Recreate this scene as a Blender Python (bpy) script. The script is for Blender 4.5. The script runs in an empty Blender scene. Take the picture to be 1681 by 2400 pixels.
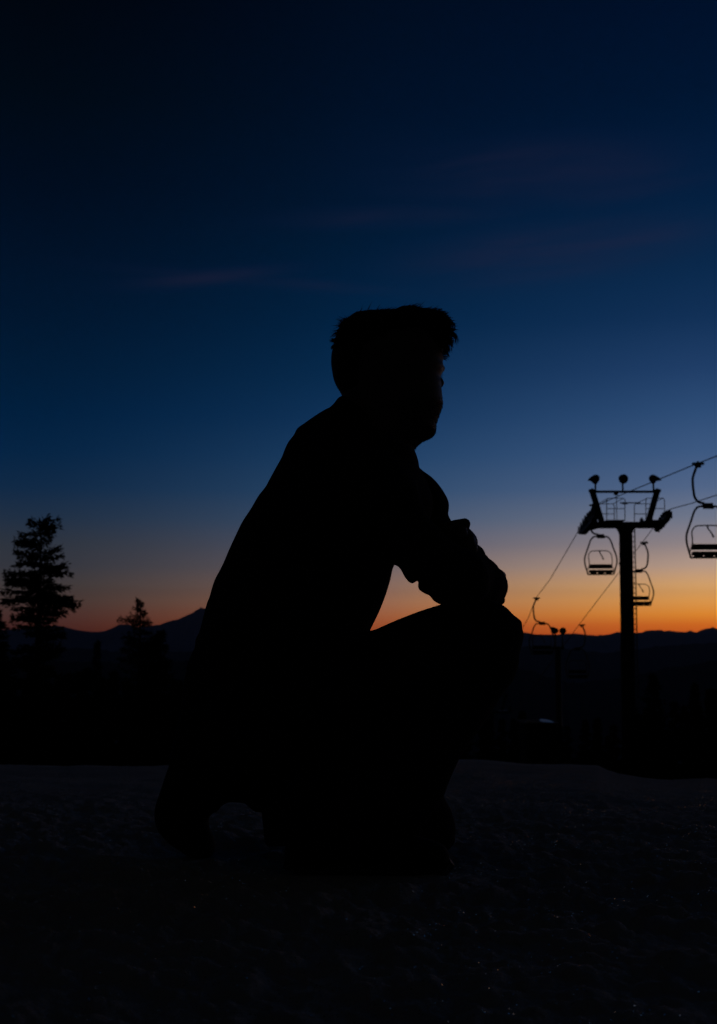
import bpy, math, random
import numpy as np
from mathutils import Vector, Matrix

random.seed(7)
rng = np.random.default_rng(7)
R = math.radians
scene = bpy.context.scene
C = scene.collection

# ------------------------------------------------------------------ camera
CAM_H = 0.40
PITCH = math.atan(300.0 / 3333.33)
FPX = 3333.33                      # focal length in pixels of the 1681x2400 photograph
cam_d = bpy.data.cameras.new('camera')
cam = bpy.data.objects.new('camera', cam_d)
C.objects.link(cam)
cam.location = (0, 0, CAM_H)
cam.rotation_euler = (R(90) + PITCH, 0, 0)
cam_d.sensor_fit = 'VERTICAL'
cam_d.sensor_height = 36.0
cam_d.lens = 50.0
cam_d.clip_start = 0.05
cam_d.clip_end = 90000.0
cam_d.dof.use_dof = True
cam_d.dof.focus_distance = 2.58
cam_d.dof.aperture_fstop = 13.0
scene.camera = cam

def P(px, py, Y):
    """point of the scene seen at photo pixel (px,py) and lying at distance Y"""
    a = (px - 840.5) / FPX
    b = (1200.0 - py) / FPX
    dy = math.cos(PITCH) - math.sin(PITCH) * b
    dz = math.sin(PITCH) + math.cos(PITCH) * b
    return Vector((a * Y / dy, Y, CAM_H + dz * Y / dy))

# ------------------------------------------------------------------ colour management
vs = scene.view_settings
vs.view_transform = 'Standard'
vs.look = 'None'
vs.exposure = 0.0
vs.gamma = 1.0
vs.use_curve_mapping = False

def lin(c):
    out = []
    for v in c:
        v = v / 255.0
        out.append(v / 12.92 if v <= 0.04045 else ((v + 0.055) / 1.055) ** 2.4)
    return out

# ------------------------------------------------------------------ world: afterglow sky, sun already below the horizon to the right
world = bpy.data.worlds.new('World')
scene.world = world
world.use_nodes = True
wt = world.node_tree
wt.nodes.clear()
def N(tree, typ, **kw):
    n = tree.nodes.new(typ)
    for k, v in kw.items():
        setattr(n, k, v)
    return n
def L(tree, a, b):
    tree.links.new(a, b)
def M(tree, op, a, b=None, c=None, clamp=False):
    n = tree.nodes.new('ShaderNodeMath'); n.operation = op; n.use_clamp = clamp
    for i, v in enumerate((a, b, c)):
        if v is None: continue
        if isinstance(v, (int, float)): n.inputs[i].default_value = v
        else: tree.links.new(v, n.inputs[i])
    return n.outputs[0]
def MR(tree, v, a, b, c=0.0, d=1.0, smooth=False):
    n = tree.nodes.new('ShaderNodeMapRange')
    n.interpolation_type = 'SMOOTHSTEP' if smooth else 'LINEAR'
    tree.links.new(v, n.inputs[0])
    for i, x in enumerate((a, b, c, d)): n.inputs[1 + i].default_value = x
    return n.outputs[0]
def MIX(tree, fac, a, b, blend='MIX'):
    n = tree.nodes.new('ShaderNodeMix'); n.data_type = 'RGBA'; n.blend_type = blend
    if isinstance(fac, (int, float)): n.inputs[0].default_value = fac
    else: tree.links.new(fac, n.inputs[0])
    for i, v in ((6, a), (7, b)):
        if isinstance(v, (tuple, list)): n.inputs[i].default_value = (*v[:3], 1)
        else: tree.links.new(v, n.inputs[i])
    return n.outputs[2]

tc = N(wt, 'ShaderNodeTexCoord')
sx = N(wt, 'ShaderNodeSeparateXYZ'); L(wt, tc.outputs['Generated'], sx.inputs[0])
az = M(wt, 'MULTIPLY', M(wt, 'ARCTAN2', sx.outputs[0], sx.outputs[1]), 57.29578)   # 0 = straight ahead, + to the right
el = M(wt, 'MULTIPLY', M(wt, 'ARCSINE', sx.outputs[2]), 57.29578)
HAZE_TOP, HAZE_FAR, HAZE_D, SKY_S = 900.0, 26500.0, 3.0e-5, 4.0
def elev_of(y): return math.degrees(PITCH + math.atan((1200 - y) / FPX))
def ramp(stops):
    # two ramps cannot hold enough stops with uniform accuracy: position is a curved elevation
    n = N(wt, 'ShaderNodeValToRGB'); n.color_ramp.interpolation = 'B_SPLINE' if False else 'LINEAR'
    el_ = n.color_ramp.elements
    pts = sorted((warp(e), c) for e, c in stops)
    while len(el_) > 1: el_.remove(el_[0])
    # the radiance outside the air box: what reaches the camera has crossed the haze
    def boost(p, c):
        e = p ** 2 * 91.0 - 1.0
        path = min(HAZE_TOP / math.sin(R(max(e, 0.2))), HAZE_FAR)
        g_ = math.exp(HAZE_D * path) / SKY_S
        return (*[v * g_ for v in lin(c)], 1)
    el_[0].position = pts[0][0]; el_[0].color = boost(*pts[0])
    for p, c in pts[1:]:
        k = el_.new(p); k.color = boost(p, c)
    L(wt, posn, n.inputs[0])
    return n.outputs[0]
def warp(e): return max(0.0, min(1.0, (e + 1.0) / 91.0)) ** 0.5
posn = M(wt, 'POWER', MR(wt, el, -1.0, 90.0), 0.5)
SKY = {   # photo row : colour at the left edge / middle / right edge
    1485: ((58, 26, 20), (140, 60, 25), (190, 84, 22)),
    1465: ((64, 34, 28), (147, 74, 39), (203, 100, 24)),
    1440: ((66, 42, 37), (148, 88, 58), (219, 133, 42)),
    1410: ((62, 49, 45), (142, 98, 76), (218, 150, 74)),
    1375: ((57, 52, 51), (126, 98, 88), (208, 157, 101)),
    1330: ((49, 51, 58), (104, 93, 96), (178, 150, 132)),
    1280: ((44, 50, 60), (84, 86, 102), (142, 130, 132)),
    1220: ((30, 46, 66), (62, 80, 106), (110, 117, 136)),
    1150: ((14, 40, 68), (42, 71, 104), (80, 100, 134)),
    1070: ((4, 35, 66), (29, 62, 98), (60, 88, 128)),
    980:  ((0, 30, 61), (17, 51, 88), (45, 76, 117)),
    880:  ((0, 26, 54), (8, 43, 77), (31, 61, 102)),
    760:  ((0, 21, 46), (2, 35, 67), (16, 47, 85)),
    620:  ((0, 16, 38), (0, 28, 57), (6, 38, 72)),
    460:  ((0, 11, 29), (0, 21, 47), (1, 29, 61)),
    250:  ((0, 8, 19), (0, 15, 38), (0, 20, 49)),
    0:    ((0, 4, 12), (0, 11, 30), (0, 14, 40)),
}
def col_stops(i):
    s = [(elev_of(y), c[i]) for y, c in SKY.items()]
    s.append((-0.9, tuple(v * 0.9 for v in SKY[1485][i])))
    s += [(34.0, tuple(v * 0.8 for v in SKY[0][i])), (60.0, (0, 1, 6)), (90.0, (0, 1, 5))]
    return s
rl, rm, rr = (ramp(col_stops(i)) for i in range(3))
f1 = M(wt, 'POWER', MR(wt, az, -13.5, 0.5), 1.55)
f2 = MR(wt, az, 0.5, 13.5)
sky = MIX(wt, f2, MIX(wt, f1, rl, rm), rr)
# away from the afterglow the sky is night already
glow = MR(wt, M(wt, 'ABSOLUTE', M(wt, 'SUBTRACT', az, 12.0)), 27.0, 62.0, 1.0, 0.0, True)
night = tuple(v / SKY_S for v in (0.0026, 0.0027, 0.0028))
sky = MIX(wt, glow, night, sky)
# thin high cloud, barely catching the last red light
cmb = N(wt, 'ShaderNodeCombineXYZ')
L(wt, M(wt, 'MULTIPLY', az, 0.085), cmb.inputs[0])
L(wt, M(wt, 'SUBTRACT', M(wt, 'MULTIPLY', el, 0.62), M(wt, 'MULTIPLY', az, 0.055)), cmb.inputs[1])
nz = N(wt, 'ShaderNodeTexNoise'); nz.inputs['Scale'].default_value = 1.0; nz.inputs['Detail'].default_value = 6.0
nz.inputs['Roughness'].default_value = 0.55; nz.inputs['Distortion'].default_value = 0.35
L(wt, cmb.outputs[0], nz.inputs['Vector'])
def blob(px, py, wx, wy, tilt):
    a0 = math.degrees(math.atan((px - 840.5) / FPX)); e0 = elev_of(py)
    dx = M(wt, 'DIVIDE', M(wt, 'SUBTRACT', az, a0), wx)
    dyv = M(wt, 'DIVIDE', M(wt, 'SUBTRACT', M(wt, 'SUBTRACT', el, e0), M(wt, 'MULTIPLY', M(wt, 'SUBTRACT', az, a0), tilt)), wy)
    d2 = M(wt, 'ADD', M(wt, 'MULTIPLY', dx, dx), M(wt, 'MULTIPLY', dyv, dyv))
    return M(wt, 'EXPONENT', M(wt, 'MULTIPLY', d2, -1.0))
b = None
for wgt, args in ((0.70, (1300, 420, 5.2, 1.05, -0.03)), (1.0, (1330, 595, 4.8, 0.85, 0.09)), (0.52, (490, 656, 2.8, 0.30, 0.11)), (0.40, (960, 508, 4.5, 0.40, 0.03)), (0.40, (640, 664, 5.0, 0.25, -0.06))):
    q = M(wt, 'MULTIPLY', blob(*args), wgt)
    b = q if b is None else M(wt, 'MAXIMUM', b, q)
cl = M(wt, 'MULTIPLY', b, MR(wt, nz.outputs['Fac'], 0.36, 0.68, 0.30, 1.0, True))
sky = MIX(wt, M(wt, 'MULTIPLY', cl, 0.50), sky, tuple(v / SKY_S for v in lin((44, 38, 62))))
bg = N(wt, 'ShaderNodeBackground'); L(wt, sky, bg.inputs[0]); bg.inputs[1].default_value = SKY_S
wo = N(wt, 'ShaderNodeOutputWorld'); L(wt, bg.outputs[0], wo.inputs[0])

scene.cycles.max_bounces = 5
scene.cycles.volume_bounces = 0
scene.cycles.use_denoising = True

# ------------------------------------------------------------------ helpers
def prop(o, label=None, cat=None, group=None, kind=None):
    if label: o['label'] = label
    if cat: o['category'] = cat
    if group: o['group'] = group
    if kind: o['kind'] = kind
    return o
def empty(name, loc=(0, 0, 0)):
    o = bpy.data.objects.new(name, None); C.objects.link(o); o.location = loc
    o.empty_display_size = 0.2
    return o
def mesh_obj(name, verts, faces, mat, parent=None, smooth=False):
    me = bpy.data.meshes.new(name)
    verts = np.asarray(verts, dtype=np.float64)
    if parent is not None and parent.type == 'EMPTY' and tuple(parent.location) != (0, 0, 0):
        verts = verts - np.array(parent.location)
    if isinstance(faces, np.ndarray) and len(faces):
        k = faces.shape[1]
        me.vertices.add(len(verts)); me.vertices.foreach_set('co', verts.astype(np.float32).ravel())
        me.loops.add(faces.size); me.loops.foreach_set('vertex_index', faces.astype(np.int32).ravel())
        me.polygons.add(len(faces)); me.polygons.foreach_set('loop_start', np.arange(0, faces.size, k, dtype=np.int32))
        me.update(calc_edges=True); me.validate()
    else:
        me.from_pydata([tuple(v) for v in verts], [], [tuple(f) for f in faces]); me.update()
    if smooth: me.polygons.foreach_set('use_smooth', [True] * len(me.polygons))
    me.materials.append(mat)
    o = bpy.data.objects.new(name, me); C.objects.link(o)
    if parent is not None: o.parent = parent
    return o

class MB:
    """collects solids for one mesh"""
    def __init__(s): s.v = []; s.f = []
    def add(s, vs_, fs_):
        n = len(s.v); s.v += [tuple(v) for v in vs_]; s.f += [tuple(i + n for i in f) for f in fs_]
    def box(s, c, size, rot=None):
        c = Vector(c); hx, hy, hz = (k / 2 for k in size)
        vs_ = [Vector((x, y, z)) for x in (-hx, hx) for y in (-hy, hy) for z in (-hz, hz)]
        if rot is not None: vs_ = [rot @ v for v in vs_]
        s.add([c + v for v in vs_], [(0, 1, 3, 2), (4, 6, 7, 5), (0, 4, 5, 1), (2, 3, 7, 6), (0, 2, 6, 4), (1, 5, 7, 3)])
    def bar(s, a, b, w, d=None):
        """square bar between two points: w across (in x), d deep (in y)"""
        a = Vector(a); b = Vector(b); d = d or w
        t = (b - a).normalized()
        up = Vector((0, 1, 0)) if abs(t.y) < 0.9 else Vector((0, 0, 1))
        u = t.cross(up).normalized(); v = t.cross(u).normalized()
        vs_ = [p + u * (w / 2 * i) + v * (d / 2 * j) for p in (a, b) for i, j in ((-1, -1), (1, -1), (1, 1), (-1, 1))]
        s.add(vs_, [(3, 2, 1, 0), (4, 5, 6, 7), (0, 1, 5, 4), (1, 2, 6, 5), (2, 3, 7, 6), (3, 0, 4, 7)])
    def tube(s, pts, r, n=8, smooth_pts=0, caps=True):
        pts = [Vector(p) for p in pts]
        if smooth_pts: pts = catmull3(pts, smooth_pts)
        rs = r if isinstance(r, (list, tuple)) else [r] * len(pts)
        if len(rs) != len(pts):
            rs = list(np.interp(np.linspace(0, 1, len(pts)), np.linspace(0, 1, len(rs)), rs))
        rings = []
        u = None
        for i, p in enumerate(pts):
            t = (pts[min(i + 1, len(pts) - 1)] - pts[max(i - 1, 0)])
            if t.length < 1e-9: t = Vector((0, 0, 1))
            t.normalize()
            if u is None:
                u = t.orthogonal().normalized()
            else:
                u = (u - t * u.dot(t)); u = u.normalized() if u.length > 1e-6 else t.orthogonal().normalized()
            w = t.cross(u)
            rings.append([p + (u * math.cos(2 * math.pi * k / n) + w * math.sin(2 * math.pi * k / n)) * rs[i] for k in range(n)])
        vs_ = [v for r_ in rings for v in r_]
        fs_ = [(i * n + k, i * n + (k + 1) % n, (i + 1) * n + (k + 1) % n, (i + 1) * n + k) for i in range(len(rings) - 1) for k in range(n)]
        if caps: fs_ += [tuple(range(n - 1, -1, -1)), tuple((len(rings) - 1) * n + k for k in range(n))]
        s.add(vs_, fs_)
    def lathe(s, origin, axis, prof, n=16):
        """prof: list of (distance along axis, radius)"""
        axis = Vector(axis).normalized(); u = axis.orthogonal().normalized(); w = axis.cross(u)
        o = Vector(origin)
        vs_ = [o + axis * t + (u * math.cos(2 * math.pi * k / n) + w * math.sin(2 * math.pi * k / n)) * max(r_, 1e-4) for t, r_ in prof for k in range(n)]
        fs_ = [(i * n + k, i * n + (k + 1) % n, (i + 1) * n + (k + 1) % n, (i + 1) * n + k) for i in range(len(prof) - 1) for k in range(n)]
        fs_ += [tuple(range(n - 1, -1, -1)), tuple((len(prof) - 1) * n + k for k in range(n))]
        s.add(vs_, fs_)
    def build(s, name, mat, parent=None, smooth=False):
        return mesh_obj(name, s.v, s.f, mat, parent, smooth)

def catmull3(pts, k):
    out = []
    n = len(pts)
    for i in range(n - 1):
        p0, p1, p2, p3 = pts[max(i - 1, 0)], pts[i], pts[i + 1], pts[min(i + 2, n - 1)]
        for j in range(k):
            t = j / k
            out.append(0.5 * ((2 * p1) + (p2 - p0) * t + (2 * p0 - 5 * p1 + 4 * p2 - p3) * t * t + (3 * p1 - p0 - 3 * p2 + p3) * t ** 3))
    out.append(pts[-1])
    return out

def vnoise(x, y, seed=0):
    """value noise on arrays"""
    xi = np.floor(x).astype(np.int64); yi = np.floor(y).astype(np.int64)
    xf = x - xi; yf = y - yi
    u = xf * xf * (3 - 2 * xf); v = yf * yf * (3 - 2 * yf)
    def h(a, b):
        k = (a * 374761393 + b * 668265263 + seed * 974711) & 0x7fffffff
        k = ((k ^ (k >> 13)) * 1274126177) & 0x7fffffff
        return ((k ^ (k >> 16)) & 0xffff) / 65535.0
    return (h(xi, yi) * (1 - u) + h(xi + 1, yi) * u) * (1 - v) + (h(xi, yi + 1) * (1 - u) + h(xi + 1, yi + 1) * u) * v
def fbm(x, y, oct=4, seed=0, rough=0.5):
    s = 0.0; a = 1.0; n = 0.0
    for o in range(oct):
        s = s + a * (vnoise(x * 2 ** o + 13.7 * o, y * 2 ** o - 7.3 * o, seed + o) - 0.5); n += a; a *= rough
    return s / n

# ------------------------------------------------------------------ materials
def material(name, col, rough=0.8, var=0.25, scale=8.0, bump=0.0, bscale=40.0, metal=0.0, spec=0.3, col2=None):
    m = bpy.data.materials.new(name); m.use_nodes = True
    t = m.node_tree; p = t.nodes['Principled BSDF']
    tcn = N(t, 'ShaderNodeTexCoord'); nn = N(t, 'ShaderNodeTexNoise')
    nn.inputs['Scale'].default_value = scale; nn.inputs['Detail'].default_value = 5
    L(t, tcn.outputs['Object'], nn.inputs['Vector'])
    c2 = col2 or tuple(v * (1 - var) for v in col)
    f = MR(t, nn.outputs['Fac'], 0.35, 0.65)
    L(t, MIX(t, f, col, c2), p.inputs['Base Color'])
    p.inputs['Roughness'].default_value = rough; p.inputs['Metallic'].default_value = metal
    p.inputs['Specular IOR Level'].default_value = spec
    if bump:
        n2 = N(t, 'ShaderNodeTexNoise'); n2.inputs['Scale'].default_value = bscale; n2.inputs['Detail'].default_value = 4
        L(t, tcn.outputs['Object'], n2.inputs['Vector'])
        bp = N(t, 'ShaderNodeBump'); bp.inputs['Strength'].default_value = bump; bp.inputs['Distance'].default_value = 0.01
        L(t, n2.outputs['Fac'], bp.inputs['Height']); L(t, bp.outputs[0], p.inputs['Normal'])
    return m
mat_skin = material('skin', (0.15, 0.11, 0.095), 0.55, 0.15, 20, 0.1, 300, spec=0.3)
mat_hair = material('hair', (0.020, 0.014, 0.010), 0.6, 0.3, 60, spec=0.2)
mat_jacket = material('jacket_cloth', (0.022, 0.023, 0.028), 0.95, 0.2, 12, 0.3, 500, spec=0.05)
mat_jeans = material('trouser_denim', (0.020, 0.022, 0.030), 0.95, 0.3, 15, 0.3, 700, spec=0.05)
mat_shoe = material('shoe_leather', (0.02, 0.022, 0.03), 0.85, 0.2, 15, 0.1, 300, spec=0.08)
mat_sole = material('shoe_rubber', (0.05, 0.05, 0.05), 0.7, 0.2, 15, spec=0.2)
mat_steel = material('painted_steel', (0.06, 0.065, 0.07), 0.55, 0.3, 3, 0.1, 30, spec=0.3)
mat_galv = material('galvanised_steel', (0.22, 0.23, 0.24), 0.5, 0.3, 6, 0.1, 40, metal=0.6)
mat_cable = material('steel_cable', (0.12, 0.12, 0.12), 0.5, 0.2, 10, metal=0.5)
mat_pad = material('seat_vinyl', (0.03, 0.03, 0.03), 0.7, 0.2, 10, spec=0.2)
mat_rubber = material('sheave_rubber', (0.03, 0.03, 0.03), 0.8, 0.2, 10, spec=0.2)
mat_glass = material('lamp_glass', (0.10, 0.11, 0.12), 0.25, 0.1, 5, spec=0.5)
mat_bark = material('bark', (0.05, 0.035, 0.025), 0.95, 0.4, 4, 0.5, 20, spec=0.1)
mat_needle = material('needles', (0.022, 0.035, 0.016), 0.9, 0.5, 1.5, spec=0.1)
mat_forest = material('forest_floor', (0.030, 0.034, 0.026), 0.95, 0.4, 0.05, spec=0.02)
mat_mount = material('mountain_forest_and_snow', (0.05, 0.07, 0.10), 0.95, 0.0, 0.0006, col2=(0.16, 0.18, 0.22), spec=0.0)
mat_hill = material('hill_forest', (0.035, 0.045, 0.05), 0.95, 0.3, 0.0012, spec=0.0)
mat_wood = material('hut_boards', (0.045, 0.038, 0.032), 0.9, 0.3, 3, spec=0.1)
mat_glassdark = material('hut_window_glass', (0.03, 0.04, 0.05), 0.3, 0.1, 3, spec=0.3)

def snow_material():
    m = bpy.data.materials.new('snow'); m.use_nodes = True
    t = m.node_tree; p = t.nodes['Principled BSDF']
    g = N(t, 'ShaderNodeTexCoord'); src = g.outputs['Object']
    n1 = N(t, 'ShaderNodeTexNoise'); n1.inputs['Scale'].default_value = 1.3; n1.inputs['Detail'].default_value = 6
    L(t, src, n1.inputs['Vector'])
    L(t, MIX(t, MR(t, n1.outputs['Fac'], 0.3, 0.7), (0.82, 0.81, 0.80), (0.62, 0.62, 0.63)), p.inputs['Base Color'])
    p.inputs['Roughness'].default_value = 0.95; p.inputs['Specular IOR Level'].default_value = 0.0
    nb = N(t, 'ShaderNodeTexNoise'); nb.inputs['Scale'].default_value = 55; nb.inputs['Detail'].default_value = 7
    nb.inputs['Roughness'].default_value = 0.7
    L(t, src, nb.inputs['Vector'])
    bp = N(t, 'ShaderNodeBump'); bp.inputs['Strength'].default_value = 0.9; bp.inputs['Distance'].default_value = 0.02
    L(t, nb.outputs['Fac'], bp.inputs['Height']); L(t, bp.outputs[0], p.inputs['Normal'])
    # loose ice grains: a few facets turned at random act as tiny mirrors
    v = N(t, 'ShaderNodeTexVoronoi'); v.inputs['Scale'].default_value = 380
    L(t, src, v.inputs['Vector'])
    nm = N(t, 'ShaderNodeVectorMath'); nm.operation = 'SUBTRACT'
    L(t, v.outputs['Color'], nm.inputs[0]); nm.inputs[1].default_value = (0.5, 0.5, 0.0)
    nn2 = N(t, 'ShaderNodeVectorMath'); nn2.operation = 'MULTIPLY'; L(t, nm.outputs[0], nn2.inputs[0]); nn2.inputs[1].default_value = (1.5, 1.5, 1.0)
    nrm = N(t, 'ShaderNodeVectorMath'); nrm.operation = 'NORMALIZE'; L(t, nn2.outputs[0], nrm.inputs[0])
    gl = N(t, 'ShaderNodeBsdfGlossy'); gl.inputs['Roughness'].default_value = 0.08; gl.inputs['Color'].default_value = (0.55, 0.50, 0.42, 1)
    L(t, nrm.outputs[0], gl.inputs['Normal'])
    w = N(t, 'ShaderNodeTexWhiteNoise'); w.noise_dimensions = '3D'; L(t, v.outputs['Position'], w.inputs['Vector'])
    patch = N(t, 'ShaderNodeTexNoise'); patch.inputs['Scale'].default_value = 4.0; patch.inputs['Detail'].default_value = 3; L(t, src, patch.inputs['Vector'])
    thr = MR(t, patch.outputs['Fac'], 0.40, 0.64, 0.999, 0.90)
    mask = M(t, 'MULTIPLY', M(t, 'GREATER_THAN', w.outputs['Value'], thr), M(t, 'LESS_THAN', v.outputs['Distance'], 0.42))
    ms = N(t, 'ShaderNodeMixShader'); L(t, mask, ms.inputs[0]); L(t, p.outputs[0], ms.inputs[1]); L(t, gl.outputs[0], ms.inputs[2])
    L(t, ms.outputs[0], t.nodes['Material Output'].inputs['Surface'])
    return m
mat_snow = snow_material()

# ------------------------------------------------------------------ ground
def crest_px(px):
    return np.interp(px, [0, 400, 900, 1060, 1125, 1205, 1300, 1395, 1440, 1490, 1566, 1681],
                     [1797, 1797, 1791, 1782, 1783, 1791, 1795, 1797, 1821, 1833, 1839, 1840])
CREST_Y = 11.0
def ground_z(x, y):
    x = np.asarray(x, dtype=float); y = np.asarray(y, dtype=float)
    px = 840.5 + x / np.maximum(y, 1.0) * FPX
    zc = CAM_H - (crest_px(np.clip(px, 0, 1681)) - 1500.0) / FPX * CREST_Y * 1.0
    z0 = P(860, 2040, 2.49).z
    t = np.clip((y - 2.6) / (CREST_Y - 2.6), 0, 1)
    near = z0 + (zc - z0) * (t * 0.55 + 0.45 * t ** 2.0)
    near = np.where(y < 2.6, z0 + (y - 2.6) * (-0.004), near)
    far = zc - 0.118 * (y - CREST_Y) - 0.03 * np.minimum(y - CREST_Y, 30) - 0.13 * np.maximum(y - 92, 0)
    far = np.where(y > 600, far, far)
    return np.where(y <= CREST_Y, near, far)
def grid_mesh(xs, ys, zfun):
    X, Y = np.meshgrid(xs, ys)
    Z = zfun(X, Y)
    v = np.stack([X, Y, Z], -1).reshape(-1, 3)
    nx, ny = len(xs), len(ys)
    i = np.arange(nx * ny).reshape(ny, nx)
    f = np.stack([i[:-1, :-1], i[:-1, 1:], i[1:, 1:], i[1:, :-1]], -1).reshape(-1, 4)
    return v, f
# snow: fan-shaped grid, fine where the camera looks
def snow():
    ang = np.radians(np.concatenate([np.linspace(-180, -24, 40)[:-1], np.linspace(-24, 24, 620), np.linspace(24, 180, 40)[1:]]))
    rad = np.concatenate([[0.05], np.geomspace(0.5, CREST_Y, 430), [CREST_Y * 1.01, CREST_Y * 1.03, CREST_Y * 1.06]])
    A, Rr = np.meshgrid(ang, rad)
    sc = np.where(np.abs(A) < R(60), 1 / np.cos(np.clip(A, -R(60), R(60))), 2.0)
    X = Rr * sc * np.sin(A); Y = Rr * sc * np.cos(A)
    Z = ground_z(X, Y)
    amp = np.clip(Rr / 2.0, 0.4, 1.0) * np.clip((CREST_Y * 1.0 - Rr) / 2.0, 0.15, 1)
    nearf = np.clip((5.2 - Rr) / 2.2, 0.12, 1)
    Z = Z + amp * (0.060 * fbm(X * 0.9, Y * 0.9, 3, 3) + 0.022 * fbm(X * 5, Y * 5, 4, 11) + nearf * (0.024 * np.abs(fbm(X * 15, Y * 15, 3, 21)) * 2 + 0.016 * fbm(X * 50, Y * 50, 3, 31)) + 0.05 * np.clip(Rr / 8 - 0.4, 0, 1) * fbm(X * 2.2, Y * 2.2, 3, 91))
    # no lumps pushing up through the shoes and the knee
    d = np.minimum(np.hypot((X - 0.0) / 0.20, (Y - 2.5) / 0.10), np.hypot((X + 0.3) / 0.10, (Y - 2.66) / 0.08))
    k = np.clip(1.6 - d, 0, 1)
    Z = Z * (1 - k) + (ground_z(X, Y) - 0.003) * k
    out = Rr > CREST_Y * 1.005
    Z = np.where(out, Z - (Rr - CREST_Y) * 0.5, Z)
    v = np.stack([X, Y, Z], -1).reshape(-1, 3)
    nr, na = X.shape
    i = np.arange(nr * na).reshape(nr, na)
    f = np.stack([i[:-1, :-1], i[1:, :-1], i[1:, 1:], i[:-1, 1:]], -1).reshape(-1, 4)
    f = f[:, ::-1]
    o = mesh_obj('snow_ground', v, f, mat_snow, None, True)
    prop(o, kind='structure'); return o
snow()
def slope_z(X, Y):
    z = ground_z(X, Y) - 0.35 + 1.2 * fbm(X / 14, Y / 14, 3, 41) * np.clip((Y - 14) / 20, 0, 1)
    return np.maximum(z, -900)
xs = np.concatenate([np.linspace(-6000, -300, 24)[:-1], np.linspace(-300, 300, 90), np.linspace(300, 6000, 24)[1:]])
ys = np.concatenate([np.linspace(11.15, 200, 110), np.geomspace(210, 6000, 40)])
def slope_fan(X, Y):
    return slope_z(X, Y)
v, f = grid_mesh(xs, ys, slope_fan)
hs = mesh_obj('hillside', v, f, mat_forest, None, True); prop(hs, kind='structure')
v, f = grid_mesh(np.linspace(-27000, 27000, 60), np.concatenate([np.linspace(-11500, 3000, 8), np.linspace(4000, 26200, 40)]),
                 lambda X, Y: -905 + 60 * fbm(X / 3000, Y / 3000, 3, 51) + np.where(Y < 3500, -300, 0))
vf = mesh_obj('valley_floor', v, f, mat_hill, None, True); prop(vf, kind='structure')

def ridge(name, dist, prof, base, halfd, seed, rough, mat):
    """a range of hills whose skyline follows prof: (photo column, row) at its distance"""
    pxs = np.array([p[0] for p in prof]); pys = np.array([p[1] for p in prof])
    xs = np.concatenate([np.linspace(-1.3, -0.28, 40)[:-1], np.linspace(-0.28, 0.28, 520), np.linspace(0.28, 1.3, 40)[1:]]) * dist
    def zf(X, Y):
        px = 840.5 + X / dist * FPX * math.cos(PITCH)
        row = np.interp(px, pxs, pys)
        zc = CAM_H + (1500 - row) / FPX * dist
        zc = zc + rough * dist / FPX * fbm(X / dist * 260, X * 0 + seed, 4, seed)
        t = np.clip(np.abs(Y - dist) / halfd, 0, 1)
        fall = 1 - t ** 0.8
        z = base + (zc - base) * fall
        return z + (zc - base) * 0.28 * fbm(X / (halfd * 0.4), Y / (halfd * 0.4), 4, seed + 5) * np.clip(t * 6, 0, 1) * (1 - t)
    v, f = grid_mesh(xs, dist + halfd * np.concatenate([-np.linspace(1, 0, 26) ** 1.3, np.linspace(0.1, 1, 6)]), zf)
    o = mesh_obj(name, v, f, mat, None, True); prop(o, kind='structure'); return o
FAR = [(-3000, 1478), (0, 1476), (60, 1474), (110, 1470), (140, 1466), (160, 1470), (180, 1476), (205, 1479), (228, 1482), (250, 1479), (270, 1471),
       (285, 1463), (300, 1464), (330, 1470), (350, 1468), (375, 1465), (400, 1456), (420, 1452), (440, 1443), (452, 1438), (462, 1430), (471, 1426), (474, 1422),
       (478, 1427), (486, 1426), (500, 1415), (520, 1398), (534, 1388), (550, 1399), (580, 1425), (620, 1445), (680, 1462), (760, 1476), (850, 1484),
       (1040, 1484), (1180, 1481), (1225, 1482), (1250, 1486), (1300, 1487), (1345, 1485), (1370, 1488), (1398, 1490), (1402, 1487), (1408, 1489), (1430, 1485), (1445, 1481), (1470, 1483),
       (1500, 1483), (1512, 1478), (1545, 1477), (1552, 1480), (1562, 1478), (1585, 1480), (1598, 1482), (1612, 1478), (1625, 1483), (1640, 1476), (1655, 1472),
       (1665, 1469), (1672, 1473), (1690, 1475), (1800, 1480), (5000, 1482)]
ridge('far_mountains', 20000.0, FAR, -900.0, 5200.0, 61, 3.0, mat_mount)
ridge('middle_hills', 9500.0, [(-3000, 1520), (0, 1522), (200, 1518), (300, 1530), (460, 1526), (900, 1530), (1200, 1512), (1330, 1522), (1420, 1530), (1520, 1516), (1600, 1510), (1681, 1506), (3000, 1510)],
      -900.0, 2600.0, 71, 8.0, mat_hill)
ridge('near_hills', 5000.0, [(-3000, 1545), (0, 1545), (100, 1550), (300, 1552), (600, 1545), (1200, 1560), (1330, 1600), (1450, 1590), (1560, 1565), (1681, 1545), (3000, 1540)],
      -900.0, 1500.0, 81, 10.0, mat_forest)

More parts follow.
